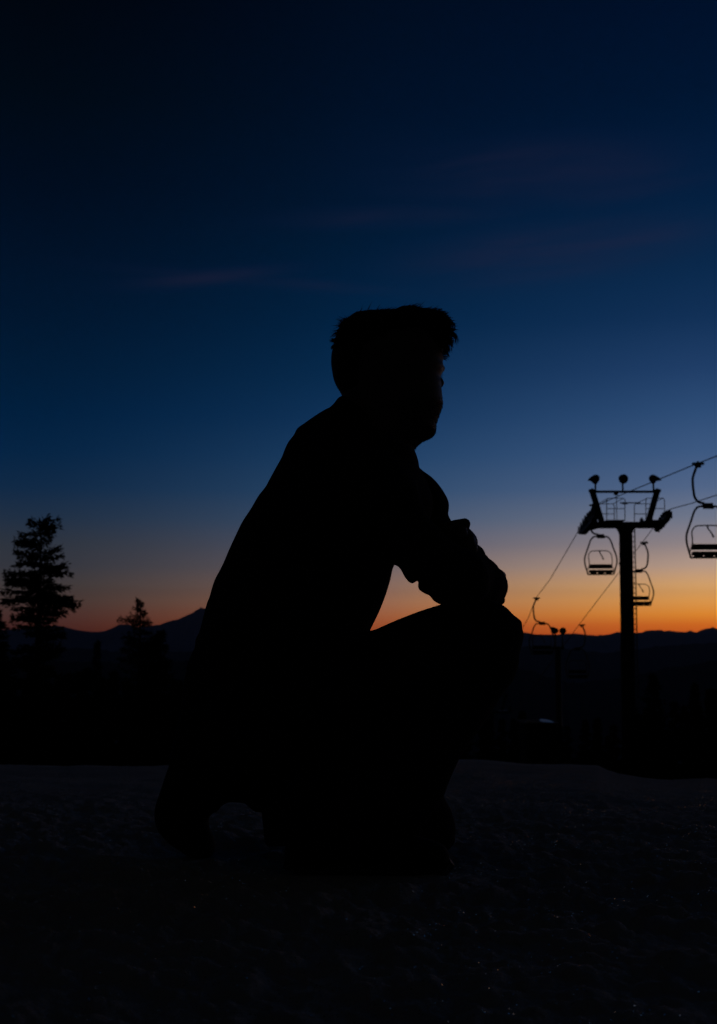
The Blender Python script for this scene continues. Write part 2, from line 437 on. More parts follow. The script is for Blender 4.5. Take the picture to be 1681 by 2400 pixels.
# ------------------------------------------------------------------ implicit surfaces (clothed figure)
def surface_nets(F, org, h):
    S = F > 0
    cs = np.zeros(tuple(n - 1 for n in F.shape), dtype=np.int8)
    for i in (0, 1):
        for j in (0, 1):
            for k in (0, 1):
                cs += S[i:S.shape[0] - 1 + i, j:S.shape[1] - 1 + j, k:S.shape[2] - 1 + k]
    act = (cs > 0) & (cs < 8)
    idx = np.argwhere(act)
    ids = np.full(cs.shape, -1, dtype=np.int64); ids[act] = np.arange(len(idx))
    pos = np.zeros((len(idx), 3)); cnt = np.zeros(len(idx))
    I, J, K = idx.T
    cor = [(i, j, k) for i in (0, 1) for j in (0, 1) for k in (0, 1)]
    for a in cor:
        for ax in range(3):
            if a[ax] == 1: continue
            b_ = list(a); b_[ax] = 1
            fa = F[I + a[0], J + a[1], K + a[2]]; fb = F[I + b_[0], J + b_[1], K + b_[2]]
            m = (fa > 0) != (fb > 0)
            t = np.where(m, fa / np.where(m, fa - fb, 1), 0)
            p = np.tile(np.array(a, float), (len(idx), 1)); p[:, ax] += t
            pos += np.where(m[:, None], p, 0); cnt += m
    pos = (idx + pos / cnt[:, None]) * h + np.array(org)
    faces = []
    for ax in range(3):
        o1, o2 = [(1, 2), (2, 0), (0, 1)][ax]
        sl0 = [slice(None)] * 3; sl1 = [slice(None)] * 3
        sl0[ax] = slice(0, -1); sl1[ax] = slice(1, None)
        A_, B_ = S[tuple(sl0)], S[tuple(sl1)]
        e = np.argwhere(A_ != B_)
        e = e[(e[:, o1] > 0) & (e[:, o2] > 0) & (e[:, o1] < F.shape[o1] - 1) & (e[:, o2] < F.shape[o2] - 1)]
        ins = A_[e[:, 0], e[:, 1], e[:, 2]]
        def cid(d1, d2):
            q = e.copy(); q[:, o1] += d1; q[:, o2] += d2
            return ids[q[:, 0], q[:, 1], q[:, 2]]
        q = np.stack([cid(-1, -1), cid(0, -1), cid(0, 0), cid(-1, 0)], 1)
        q[~ins] = q[~ins][:, ::-1]
        faces.append(q)
    return pos, np.concatenate(faces)

def catmull2(pts, k=4):
    pts = np.array(pts, float); n = len(pts); out = []
    for i in range(n):
        p0, p1, p2, p3 = pts[i - 1], pts[i], pts[(i + 1) % n], pts[(i + 2) % n]
        for j in range(k):
            t = j / k
            out.append(0.5 * (2 * p1 + (p2 - p0) * t * 0.8 + (0) + (3 * (p2 - p1) * 2 - 0.8 * (p2 - p0) * 2 - 0.8 * (p3 - p1)) * t * t + (2 * 2 * (p1 - p2) + 0.8 * (p2 - p0) + 0.8 * (p3 - p1)) * t ** 3))
    return np.array(out)
def poly_sd(poly, X, Z):
    """signed distance, positive inside"""
    d2 = np.full(X.shape, 1e9); inside = np.zeros(X.shape, bool)
    n = len(poly)
    for i in range(n):
        x1, z1 = poly[i]; x2, z2 = poly[(i + 1) % n]
        ex, ez = x2 - x1, z2 - z1
        l2 = ex * ex + ez * ez
        if l2 < 1e-14: continue
        t = np.clip(((X - x1) * ex + (Z - z1) * ez) / l2, 0, 1)
        dx = X - x1 - t * ex; dz = Z - z1 - t * ez
        d2 = np.minimum(d2, dx * dx + dz * dz)
        c = ((z1 > Z) != (z2 > Z))
        with np.errstate(divide='ignore', invalid='ignore'):
            xi = (x2 - x1) * (Z - z1) / (z2 - z1 if z2 != z1 else 1e-12) + x1
        inside ^= c & (X < xi)
    return np.where(inside, np.sqrt(d2), -np.sqrt(d2))

class Field:
    def __init__(s, lo, hi, h):
        s.h = h; s.lo = np.array(lo, float)
        s.ax = [np.arange(lo[i], hi[i], h) for i in range(3)]
        s.F = np.full(tuple(len(a) for a in s.ax), -1.0, dtype=np.float32)
    def _blend(s, sl, val, k):
        A = s.F[sl]
        if k <= 0: s.F[sl] = np.maximum(A, val)
        else:
            hh = np.clip(0.5 + 0.5 * (val - A) / k, 0, 1)
            s.F[sl] = A * (1 - hh) + val * hh + k * hh * (1 - hh)
    def slab(s, lo, hi):
        return tuple(slice(max(0, int((lo[i] - s.lo[i]) / s.h) - 1), max(0, int((hi[i] - s.lo[i]) / s.h) + 2)) for i in range(3))
    def inflate(s, pts, T, r, k=0.0, shrink=0.0, fold=0.0):
        """pts: (px, py, Y) outline; rounded solid with half depth T"""
        W = [P(*p) for p in pts]
        poly = catmull2([(w.x, w.z) for w in W], 4)
        Ys = np.array([p[2] for p in pts])
        xz = np.array([(w.x, w.z, 1) for w in W])
        if np.ptp(Ys) > 1e-6: coef = np.linalg.lstsq(xz, Ys, rcond=None)[0]
        else: coef = np.array([0, 0, Ys[0]])
        pad = 0.03
        sl = s.slab((poly[:, 0].min() - pad, Ys.min() - T - pad, poly[:, 1].min() - pad), (poly[:, 0].max() + pad, Ys.max() + T + pad, poly[:, 1].max() + pad))
        x = s.ax[0][sl[0]]; y = s.ax[1][sl[1]]; z = s.ax[2][sl[2]]
        X, Z = np.meshgrid(x, z, indexing='ij')
        sd = poly_sd(poly, X, Z) - shrink
        q = r - np.minimum(sd, r)
        y0 = coef[0] * X + coef[1] * Z + coef[2]
        u = np.abs(y[None, :, None] - y0[:, None, :]) * (r / T)
        if fold:
            w = np.sin(X * 31 + Z * 17 + 2 * np.sin(Z * 23)) * np.sin(Z * 41 - X * 13 + 1.7 * np.sin(X * 19))
            u = u * (1 + fold * w[:, None, :])
        val = (r - np.sqrt(q[:, None, :] ** 2 + u ** 2)).astype(np.float32)
        s._blend(sl, val, k)
    def capsule(s, a, b, ra, rb, k=0.0):
        a = np.array(a); b_ = np.array(b)
        rm_ = max(ra, rb) + 0.02
        sl = s.slab(np.minimum(a, b_) - rm_, np.maximum(a, b_) + rm_)
        x, y, z = (s.ax[i][sl[i]] for i in range(3))
        if min(len(x), len(y), len(z)) == 0: return
        X, Y, Z = np.meshgrid(x, y, z, indexing='ij')
        e = b_ - a; l2 = max((e ** 2).sum(), 1e-9)
        t = np.clip(((X - a[0]) * e[0] + (Y - a[1]) * e[1] + (Z - a[2]) * e[2]) / l2, 0, 1)
        d = np.sqrt((X - a[0] - t * e[0]) ** 2 + (Y - a[1] - t * e[1]) ** 2 + (Z - a[2] - t * e[2]) ** 2)
        s._blend(sl, (ra + (rb - ra) * t - d).astype(np.float32), k)
    def ellipsoid(s, c, rad, rotz=0.0, k=0.0, carve=False, rotx=0.0):
        c = np.array(c); m = max(rad) + 0.02
        sl = s.slab(c - m, c + m)
        X, Y, Z = np.meshgrid(*(s.ax[i][sl[i]] for i in range(3)), indexing='ij')
        dx, dy, dz = X - c[0], Y - c[1], Z - c[2]
        ca, sa = math.cos(rotz), math.sin(rotz)
        u = dx * ca + dy * sa; v_ = -dx * sa + dy * ca
        cb, sb = math.cos(rotx), math.sin(rotx)
        u, w = u * cb + dz * sb, -u * sb + dz * cb
        q = np.sqrt((u / rad[0]) ** 2 + (v_ / rad[1]) ** 2 + (w / rad[2]) ** 2)
        val = ((1 - q) * min(rad)).astype(np.float32)
        if carve:
            A = s.F[sl]; s.F[sl] = np.minimum(A, -val)
        else: s._blend(sl, val, k)
    def chain(s, pts, rs, k=0.0):
        for i in range(len(pts) - 1):
            s.capsule(P(*pts[i]), P(*pts[i + 1]), rs[i], rs[i + 1], k)
    def build(s, name, mat, parent):
        v, f = surface_nets(s.F, s.lo, s.h)
        return mesh_obj(name, v, f, mat, parent, True)

def yy(pts, Y): return [(a, b_, Y) for a, b_ in pts]

person = empty('person', P(860, 2036, 2.55))
prop(person, 'person in dark jacket and wide trousers kneeling on the snow, arms folded on raised knee', 'person')

LO = (-0.45, 2.28, P(860, 2060, 2.5).z - 0.03)
HI = (0.34, 2.92, 1.08)
H = 0.0036
# --- jacket
fj = Field(LO, (0.34, 2.92, 1.05), H)
back = [(800, 936), (797, 949), (793, 958.6), (777.6, 959), (765, 962.6), (737, 979.8), (715, 995), (696.7, 1008), (689, 1023), (676.5, 1038.8), (668.8, 1054), (661, 1074.6),
        (649, 1096), (637.7, 1116.6), (630, 1131), (623.7, 1143), (606.6, 1164.8), (589.5, 1194), (569, 1225), (553.7, 1256.5), (538, 1290.7), (522.6, 1326.5), (507, 1356), (499, 1377.8),
        (493, 1399.5), (487, 1414), (479, 1445), (470, 1479.5), (461, 1498), (459, 1517), (450, 1535.5), (440, 1563), (436, 1600), (433, 1640)]
front = [(520, 1680), (640, 1668), (760, 1610), (840, 1530), (868, 1477), (889, 1433.5), (903.5, 1397), (915, 1360), (924.4, 1324.6), (960, 1290), (1000, 1240), (1015, 1180),
         (1000, 1130), (984, 1100.5), (981, 1085), (977, 1071), (973, 1061), (964, 1050), (930, 1028), (880, 1000), (835, 960), (812, 938)]
fj.inflate(yy(back + front, 2.60), 0.185, 0.135, 0.0, fold=0.05)
far_sleeve = [(950, 1085), (968, 1090), (984, 1100.5), (1006.7, 1115), (1021, 1128), (1030, 1139), (1038, 1150), (1045, 1162), (1050, 1172), (1052.4, 1182.7), (1052, 1195), (1050.6, 1206), (1058, 1222),
              (1080, 1250), (1108, 1268), (1120, 1276.8), (1128, 1283), (1133, 1288.5), (1137, 1297), (1140.4, 1308), (1150, 1315), (1160.8, 1323.8), (1170, 1335), (1177.8, 1346), (1185.6, 1363), (1187.5, 1373), (1186.4, 1384), (1182, 1402), (1183, 1412),
              (1150, 1432), (1080, 1410), (1010, 1320), (950, 1220), (930, 1140)]
fj.inflate(yy(far_sleeve, 2.72), 0.075, 0.055, 0.002)
near_sleeve = [(800, 1110), (830, 1060), (880, 1050), (930, 1090), (985, 1190), (1060, 1270), (1130, 1340), (1140, 1385), (1110, 1415), (1060, 1418), (1037.5, 1413), (1027.6, 1410.7), (1017, 1404.7), (1009, 1393.5), (999, 1392), (984.5, 1384), (979.8, 1374.7),
               (981, 1364), (977, 1360), (974, 1364), (967.5, 1368), (959.7, 1365), (949, 1352.5), (940, 1335.5), (931, 1326), (922, 1322), (870, 1280), (820, 1200)]
fj.inflate(yy(near_sleeve, 2.43), 0.065, 0.055, 0.012)
fj.capsule(P(870, 1115, 2.50), P(900, 1180, 2.44), 0.075, 0.06, 0.03)
fj.capsule(P(915, 1130, 2.70), P(965, 1190, 2.73), 0.060, 0.050, 0.01)
fj.chain([(1075, 1352, 2.44), (1112, 1366, 2.54), (1138, 1372, 2.60)], [0.050, 0.046, 0.040], 0.02)
fj.chain([(1128, 1372, 2.72), (1108, 1335, 2.62), (1084, 1298, 2.54)], [0.038, 0.036, 0.028], 0.003)
# rolled hood / collar behind the neck
fj.chain([(830, 985, 2.50), (815, 968, 2.60), (830, 985, 2.70)], [0.022, 0.024, 0.022], 0.02)
jacket = fj.build('jacket', mat_jacket, person)

# --- trousers
ft = Field(LO, (0.34, 2.92, 0.62), H)
ft.inflate(yy([(480, 1520), (440, 1570), (431, 1620), (424, 1665), (413, 1715), (403, 1760), (398, 1790), (430, 1830), (520, 1860), (640, 1830), (760, 1740), (820, 1620), (800, 1500), (640, 1460)], 2.60), 0.165, 0.11)
ft.inflate([(640, 1480, 2.53), (800, 1478, 2.51), (868, 1478, 2.50), (893, 1469.5, 2.50), (928, 1454, 2.49), (980.6, 1433.5, 2.49), (1010, 1424, 2.49), (1040, 1415, 2.49), (1100, 1402, 2.48), (1150, 1405, 2.48), (1185, 1423, 2.48), (1195, 1433, 2.48),
            (1202.6, 1441, 2.48), (1212, 1448, 2.48), (1220.9, 1455.7, 2.48), (1223, 1465, 2.48), (1223, 1473, 2.48), (1224.8, 1480.5, 2.48), (1224, 1492, 2.48), (1223, 1505, 2.48), (1216, 1530, 2.48), (1212, 1564, 2.48), (1190, 1610, 2.48),
            (1080, 1660, 2.49), (900, 1700, 2.50), (700, 1760, 2.53), (560, 1770, 2.54), (500, 1640, 2.54)], 0.088, 0.085, 0.004)
ft.inflate(yy([(1150, 1440), (1222, 1478), (1223, 1505), (1217, 1530), (1212, 1564), (1186, 1612), (1160, 1655), (1130, 1700), (1105, 1736), (1080, 1771.5), (1068, 1796), (1058, 1818), (1048, 1843), (1040, 1865), (1024, 1893), (1000, 1925), (965, 1962),
               (905, 1948), (820, 1962), (740, 1976), (668, 1982), (630, 1983), (624.7, 1981), (622, 1973), (620, 1964), (617, 1933), (615.4, 1897.5), (640, 1840), (720, 1770), (880, 1650), (1040, 1500)], 2.48), 0.078, 0.07, 0.004, fold=0.06)
ft.inflate([(620, 1560, 2.66), (900, 1640, 2.69), (1020, 1800, 2.71), (1040, 1866, 2.71), (1055, 1893, 2.71), (1061, 1910, 2.71), (1066, 1927, 2.71), (1068, 1943, 2.71), (1066, 1958, 2.71), (1061, 1975, 2.71), (1052, 1990, 2.71), (1020, 2000, 2.71), (960, 1990, 2.71), (700, 1870, 2.69), (480, 1760, 2.66)], 0.08, 0.075, 0.004)
ft.inflate(yy([(1060, 1950), (1048, 1992), (1000, 1999), (850, 1985), (740, 1955), (660, 1925), (615, 1904), (606, 1903), (598, 1901.5), (590, 1896), (584, 1891), (577, 1884), (568.8, 1881), (550, 1880), (534.6, 1880.5), (519, 1889.7), (506.6, 1903.7),
               (480, 1900), (440, 1850), (425, 1790), (600, 1740), (900, 1840)], 2.69), 0.07, 0.06, 0.004)
trousers = ft.build('trousers', mat_jeans, person)

# --- shoes
fs_ = Field((-0.42, 2.55, LO[2]), (-0.18, 2.82, 0.30), 0.003)
fs_.inflate(yy([(415, 1770), (397.7, 1793), (382, 1837), (374, 1861), (366.6, 1883.5), (362.6, 1905), (365, 1930), (371, 1946), (382, 1961), (401, 1980), (422.6, 1994), (444, 2009), (460, 2015), (475.5, 2016.5), (487, 2014), (494, 2008), (500, 2002), (503, 1995), (506, 1980),
                (499, 1958), (494, 1948), (491, 1939), (489, 1926), (491, 1914.6), (506, 1895), (500, 1840), (470, 1790)], 2.68), 0.048, 0.045)
s1 = fs_.build('shoe', mat_shoe, person)
fs2 = Field((-0.16, 2.40, LO[2]), (0.20, 2.60, 0.20), 0.003)
fs2.inflate(yy([(700, 1900), (672, 1950), (668, 1985), (668, 2018), (676, 2024), (760, 2022), (840, 2020), (930, 2026), (1020, 2030), (1045, 2028), (1054, 2018), (1053, 2004), (1048, 1990), (1036, 1978), (1010, 1968), (975, 1958),
                (940, 1944), (905, 1916), (893, 1902), (877, 1888), (840, 1860), (760, 1860)], 2.49), 0.048, 0.042)
s2 = fs2.build('shoe', mat_shoe, person)
mb = MB()
def sole(mb, pts, Y, half, th):
    """tread strip following the shoe's underside"""
    n = len(pts)
    W = [P(a, b_, Y) for a, b_ in pts]
    vs_ = []
    for i, w in enumerate(W):
        t = (W[min(i + 1, n - 1)] - W[max(i - 1, 0)]).normalized()
        nrm = Vector((t.z, 0, -t.x))
        hw = half * (1.0 if 0 < i < n - 1 else 0.6)
        for a, b_ in ((-hw, 0), (hw, 0), (hw, th), (-hw, th)):
            vs_.append(w + Vector((0, a, 0)) + nrm * b_)
    fs = [(i * 4 + k, i * 4 + (k + 1) % 4, (i + 1) * 4 + (k + 1) % 4, (i + 1) * 4 + k) for i in range(n - 1) for k in range(4)]
    fs += [(3, 2, 1, 0), tuple((n - 1) * 4 + k for k in range(4))]
    mb.add(vs_, fs)
sole(mb, [(668, 2016), (700, 2022), (780, 2021), (850, 2019), (930, 2025), (1010, 2030), (1040, 2028), (1054, 2014)], 2.49, 0.047, 0.010)
mb.build('sole', mat_sole, s2).location = (0, 0, 0)
# --- laces on the near shoe
lace = MB()
for k in range(5):
    a = P(985 - 16 * k, 1958 - 8 * k, 2.445); b_ = P(978 - 16 * k, 1950 - 8 * k, 2.50)
    lace.tube([a, (a + b_) / 2 + Vector((0, 0, 0.004)), b_], 0.0022, 5)
lace.build('lace', mat_sole, s2)
for ch in list(s2.children):      # vertex data of these pieces is in scene space: shift into the shoe's own space
    me = ch.data
    me.transform(Matrix.Translation(-Vector(person.location)))

# --- body: one continuous surface (head, neck, trunk, limbs, hands, feet)
fb = Field((-0.42, 2.30, LO[2]), (0.34, 2.90, 1.06), 0.0033)
HEADY = 2.60
face = [(800, 760), (830, 738), (900, 731), (980, 735), (1030, 760), (1040, 800), (1041, 825), (1039.5, 842), (1037.4, 849), (1039.8, 857.6), (1039, 866), (1037, 873), (1033.5, 881), (1032.5, 887.6), (1034, 893), (1035, 900), (1034.5, 908), (1035.6, 915), (1037, 930),
        (1038, 944), (1035.5, 954), (1031.7, 964.7), (1027, 978), (1022.5, 990.8), (1021.3, 997), (1021.8, 1003.8), (1020.5, 1011), (1017, 1018), (1010, 1024), (1000, 1028.7), (988, 1034), (977, 1040), (966, 1049), (950, 1075), (860, 1075), (800, 1000), (803, 936), (798, 920), (790, 899.4), (783, 868), (782, 842), (784, 800)]
fb.inflate(yy(face, HEADY), 0.074, 0.078)
# features of a face turned away from the camera: nose, brows, lips, eye sockets, ears
fd = R(34); dirf = Vector((math.cos(fd), math.sin(fd), 0)); dirs = Vector((-math.sin(fd), math.cos(fd), 0))
nose = P(1022, 899, 2.645)
fb.capsule(P(1010, 862, 2.635), nose, 0.011, 0.0115, 0.012)
fb.capsule(nose - dirs * 0.010, nose + dirs * 0.010, 0.0095, 0.0095, 0.006)
for sgn in (-1, 1):
    e = P(992, 868, 2.625) + dirs * 0.030 * sgn
    fb.ellipsoid(e + dirf * 0.012, (0.013, 0.014, 0.009), fd, carve=(sgn > 0))
    fb.ellipsoid(e, (0.012, 0.012, 0.011), fd, 0.004)
    fb.capsule(e + Vector((0, 0, 0.016)) - dirs * 0.014 * sgn, e + Vector((-0.004, 0, 0.018)) + dirs * 0.014 * sgn, 0.006, 0.005, 0.008)
lip = P(1004, 940, 2.635)
fb.capsule(lip - dirs * 0.018, lip + dirs * 0.018, 0.009, 0.008, 0.006)
fb.capsule(lip - dirs * 0.015 - Vector((0, 0, 0.009)), lip + dirs * 0.015 - Vector((0, 0, 0.009)), 0.009, 0.008, 0.004)
for yo, ys_ in ((-0.072, -1), (0.072, 1)):
    ear = P(898, 882, HEADY) + Vector((0, yo, 0))
    fb.ellipsoid(ear, (0.017, 0.011, 0.031), 0.35 * ys_, 0.004)
    fb.ellipsoid(ear + Vector((0.003, 0.008 * ys_, 0.003)), (0.009, 0.006, 0.017), 0.35 * ys_, carve=True)
# neck and trunk
fb.chain([(905, 960, 2.60), (880, 1040, 2.60), (850, 1150, 2.60), (760, 1330, 2.60), (640, 1560, 2.60)], [0.058, 0.056, 0.095, 0.095, 0.10], 0.03)
fb.chain([(880, 1130, 2.48), (870, 1130, 2.60), (930, 1150, 2.70)], [0.045, 0.07, 0.045], 0.03)
# arms
fb.chain([(880, 1130, 2.46), (985, 1290, 2.435), (1065, 1352, 2.44)], [0.042, 0.038, 0.033], 0.01)
fb.chain([(1065, 1352, 2.44), (1112, 1366, 2.54), (1150, 1372, 2.615)], [0.033, 0.032, 0.024], 0.01)
fb.chain([(935, 1165, 2.72), (1025, 1300, 2.74), (1118, 1385, 2.72)], [0.040, 0.034, 0.028], 0.01)
fb.chain([(1118, 1385, 2.72), (1098, 1335, 2.62), (1082, 1285, 2.52)], [0.028, 0.026, 0.022], 0.01)
# legs
fb.chain([(640, 1600, 2.53), (1145, 1500, 2.49)], [0.066, 0.040], 0.02)
fb.chain([(1145, 1500, 2.48), (960, 1720, 2.48), (800, 1925, 2.48)], [0.040, 0.042, 0.030], 0.01)
fb.chain([(760, 1985, 2.49), (980, 1998, 2.49)], [0.022, 0.016], 0.02)
fb.chain([(800, 1925, 2.48), (760, 1985, 2.49)], [0.032, 0.026], 0.02)
fb.chain([(640, 1620, 2.66), (1000, 1915, 2.705)], [0.064, 0.036], 0.02)
fb.chain([(1000, 1925, 2.70), (700, 1840, 2.69), (480, 1835, 2.68)], [0.034, 0.036, 0.026], 0.01)
fb.chain([(480, 1835, 2.68), (425, 1875, 2.68), (450, 1970, 2.68)], [0.026, 0.022, 0.018], 0.01)
# near hand closed round the far elbow
fb.chain([(1150, 1372, 2.615), (1158, 1374, 2.640)], [0.024, 0.026], 0.01)
fb.chain([(1155, 1352, 2.640), (1160, 1392, 2.645)], [0.016, 0.015], 0.015)
for k, (y0, ln) in enumerate(((1346, 8), (1361, 12), (1377, 11), (1391, 7))):
    fb.chain([(1160, y0, 2.645), (1166 + ln * 0.5, y0 + 1, 2.660), (1167 + ln, y0 + 4, 2.680), (1166 + ln * 0.9, y0 + 7, 2.700)], [0.0105, 0.0098, 0.0090, 0.0075], 0.002)
fb.chain([(1150, 1356, 2.630), (1148, 1338, 2.645), (1154, 1328, 2.662)], [0.012, 0.0105, 0.0085], 0.004)
# far hand over the near upper arm, index finger lifted
fb.chain([(1088, 1278, 2.52), (1080, 1262, 2.50)], [0.024, 0.022], 0.01)
fb.chain([(1068, 1250, 2.492), (1097, 1272, 2.496)], [0.016, 0.017], 0.012)
fb.chain([(1046, 1238, 2.492), (1068, 1233, 2.488), (1089, 1228.5, 2.485)], [0.0110, 0.0108, 0.0107], 0.002)
fb.chain([(1074, 1248, 2.486), (1081, 1244, 2.476), (1084, 1250, 2.470), (1077, 1258, 2.468)], [0.0105, 0.0098, 0.0092, 0.008], 0.002)
fb.chain([(1088, 1262, 2.490), (1100, 1263, 2.480), (1102, 1271, 2.472), (1092, 1278, 2.468)], [0.0105, 0.0098, 0.0090, 0.0078], 0.002)
fb.chain([(1100, 1276, 2.490), (1108, 1278, 2.480), (1108, 1287, 2.472), (1100, 1293, 2.468)], [0.0100, 0.0092, 0.0085, 0.0075], 0.002)
fb.chain([(1090, 1290, 2.486), (1094, 1302, 2.474), (1087, 1309, 2.466)], [0.0090, 0.0080, 0.0070], 0.002)
body = fb.build('body', mat_skin, person)

# --- hair
fh = Field((-0.07, 2.48, 0.72), (0.18, 2.72, 1.08), 0.0028)
hairp = [(808, 932), (800, 922), (786.2, 899.4), (781, 884), (778.3, 868), (776.5, 855), (776.3, 842), (777, 831), (779.3, 821), (784, 810), (788, 800), (794, 787), (799, 774), (803, 764), (809.7, 755.7), (816, 747), (823.7, 740), (832, 735), (841, 732), (860, 730), (877.6, 728.5), (905, 727.5),
         (927, 726), (936, 722), (946, 719.5), (960, 720.5), (974, 723), (1000, 728), (1016, 731), (1028, 738), (1036, 750), (1043, 762), (1045, 778), (1044, 795), (1041, 812), (1039, 828), (1037.5, 842), (1020, 838), (990, 822), (950, 822), (915, 842), (902, 858), (884, 862), (878, 890), (868, 925), (840, 945)]
fh.inflate(yy(hairp, HEADY), 0.086, 0.085)
hair = fh.build('hair', mat_hair, person)
# strands as part of the hair mesh
def strands():
    mb = MB()
    def strand(p, d, ln, r, droop=0.3, curl=0.1):
        d = Vector(d).normalized(); pts = [Vector(p)]
        side = Vector((random.uniform(-1, 1), random.uniform(-1, 1), random.uniform(-1, 1)))
        for k in range(4):
            d = (d + Vector((0, 0, -droop)) * 0.25 + side * curl * 0.25).normalized()
            pts.append(pts[-1] + d * ln / 4)
        mb.tube(pts, [r, r * 0.9, r * 0.75, r * 0.5, r * 0.12], 3, caps=False)
    base = np.array([tuple(v.co) for v in hair.data.vertices]) + np.array(person.location)
    nrm = np.array([tuple(v.normal) for v in hair.data.vertices])
    pick = rng.choice(len(base), 6500, replace=False)
    for i in pick:
        p = Vector(base[i]); n = Vector(nrm[i])
        q = p - P(905, 850, HEADY)
        back_ = q.x < -0.03 and q.z < 0.04
        if back_: ln = 0.010
        elif n.z < -0.5 or q.z < -0.09: ln = 0.008
        else: ln = random.uniform(0.010, 0.020) * (1.0 + (0.6 if q.z > 0.05 else 0))
        comb = Vector((0.55, 0, 0.1)) if q.x > 0.0 else Vector((-0.15, 0, -0.35))
        if back_: comb = Vector((0.1, 0, -1.6))
        if n.z > 0.6: comb = Vector((0.95, 0, -0.10))
        strand(p - n * 0.006, n * 0.40 + comb + Vector((random.gauss(0, .25), random.gauss(0, .25), random.gauss(0, .2))), ln, 0.0011, 0.4, 0.4)
    # messy fringe: uneven locks
    for k in range(46):
        t = k / 45.0
        if rng.random() < 0.12: continue
        px0, py0 = 1024 + 14 * min(1, t * 3) + random.gauss(0, 3), 738 + 82 * t + random.gauss(0, 3)
        up = 0.55 - 1.75 * t + random.gauss(0, 0.28)
        L0 = random.uniform(11, 26) * (1.0 if 0.15 < t < 0.85 else 0.7)
        yv = HEADY + random.uniform(-0.055, 0.05)
        cx_, cy_ = math.cos(math.atan(up)), math.sin(math.atan(up))
        hook = random.uniform(0.25, 0.9)
        p1 = (px0 + cx_ * L0 * 0.5, py0 - cy_ * L0 * 0.5); p2 = (px0 + cx_ * L0, py0 - cy_ * L0 + hook * L0 * 0.5)
        for j in range(26):
            a = random.uniform(0.75, 1.08); g_ = lambda s_: random.gauss(0, s_)
            mb.tube([P(px0 - 4 + g_(2.2), py0 + g_(2.6), yv), P(px0 + (p1[0] - px0) * a + g_(1.6), py0 + (p1[1] - py0) * a + g_(1.6), yv + g_(.002)),
                     P(px0 + (p2[0] - px0) * a + g_(1.3), py0 + (p2[1] - py0) * a + g_(1.5), yv + g_(.002))], [0.0011, 0.0010, 0.0009, 0.0007, 0.0005, 0.0002], 3, smooth_pts=3, caps=False)
    # tousled top
    for k in range(30):
        px0 = random.uniform(840, 1030); py0 = float(np.interp(px0, [840, 927, 946, 1000, 1030], [735, 729, 722, 730, 740]))
        L0 = random.uniform(6, 15); lean = random.uniform(0.3, 1.6); yv = HEADY + random.uniform(-0.04, 0.04)
        for j in range(16):
            g_ = lambda s_: random.gauss(0, s_); a = random.uniform(0.6, 1.1)
            mb.tube([P(px0 + g_(4), py0 + 5 + g_(1.5), yv), P(px0 + lean * L0 * 0.6 * a + g_(2), py0 - L0 * 0.32 * a + g_(1), yv), P(px0 + lean * L0 * 1.3 * a + g_(2), py0 - L0 * 0.30 * a + g_(1.2), yv)], [0.0009, 0.0008, 0.0002], 3, caps=False)
    # a few loose curls and flyaways seen in the fringe
    for (x0, y0, x1, y1, x2, y2) in ((1045, 752, 1058, 752, 1066, 766), (1048, 760, 1064, 758, 1063, 778), (1050, 772, 1066, 784, 1076, 801), (1050, 780, 1066, 788, 1066, 806),
                                     (1048, 788, 1062, 800, 1057, 822), (1046, 795, 1058, 806, 1054, 828), (1044, 800, 1053, 812, 1049, 832), (1030, 738, 1042, 732, 1041, 746), (1022, 734, 1036, 728, 1038, 740),
                                     (1050, 785, 1068, 792, 1073, 806), (1049, 766, 1060, 770, 1068, 774)):
        for j in range(7):
            jj = lambda s_: random.gauss(0, s_)
            yv = HEADY + random.uniform(-0.03, 0.02)
            pts = [P(x0 + jj(2), y0 + jj(2), yv), P(x1 + jj(2.2), y1 + jj(2.2), yv), P(x2 + jj(2.6), y2 + jj(2.6), yv)]
            mb.tube(pts, [0.0009, 0.0008, 0.0006, 0.0003, 0.0001], 3, smooth_pts=3, caps=False)
    # tufts at the back of the crown
    for (x0, y0, dx, dy) in ((797, 801, -24, -2), (797, 797, -21, -1), (799, 805, -20, 6), (801, 790, -14, -10), (803, 772, -6, -16), (806, 764, -8, -9), (812, 752, -6, -7), (784, 812, -8, 4)):
        for j in range(34):
            s_ = random.uniform(0.45, 1.0)
            yv = HEADY + random.uniform(-0.05, 0.04)
            a0 = P(x0 + random.gauss(0, 2.5) + 3, y0 + random.gauss(0, 3), yv)
            a1 = P(x0 + dx * 0.5 * s_ + random.gauss(0, 1.5), y0 + dy * 0.3 * s_ + random.gauss(0, 2), yv)
            a2 = P(x0 + dx * s_ + random.gauss(0, 1.5), y0 + dy * s_ + random.gauss(0, 2.2), yv)
            mb.tube([a0, a1, a2], [0.0016, 0.0012, 0.0002], 3, caps=False)
    # lashes and stubble
    for k in range(16):
        a0 = P(1031, 872 + k, 2.60); mb.tube([a0, P(1038 + random.random(), 873 + k * 0.95, 2.60)], [0.0004, 0.0001], 3, caps=False)
    return mb
sm = strands()
so = sm.build('strands', mat_hair, None)
so.data.transform(Matrix.Translation(-Vector(person.location)))
# join the strands into the hair mesh
import bmesh
bmh = bmesh.new(); bmh.from_mesh(hair.data); bmh.from_mesh(so.data); bmh.to_mesh(hair.data); bmh.free()
bpy.data.objects.remove(so)

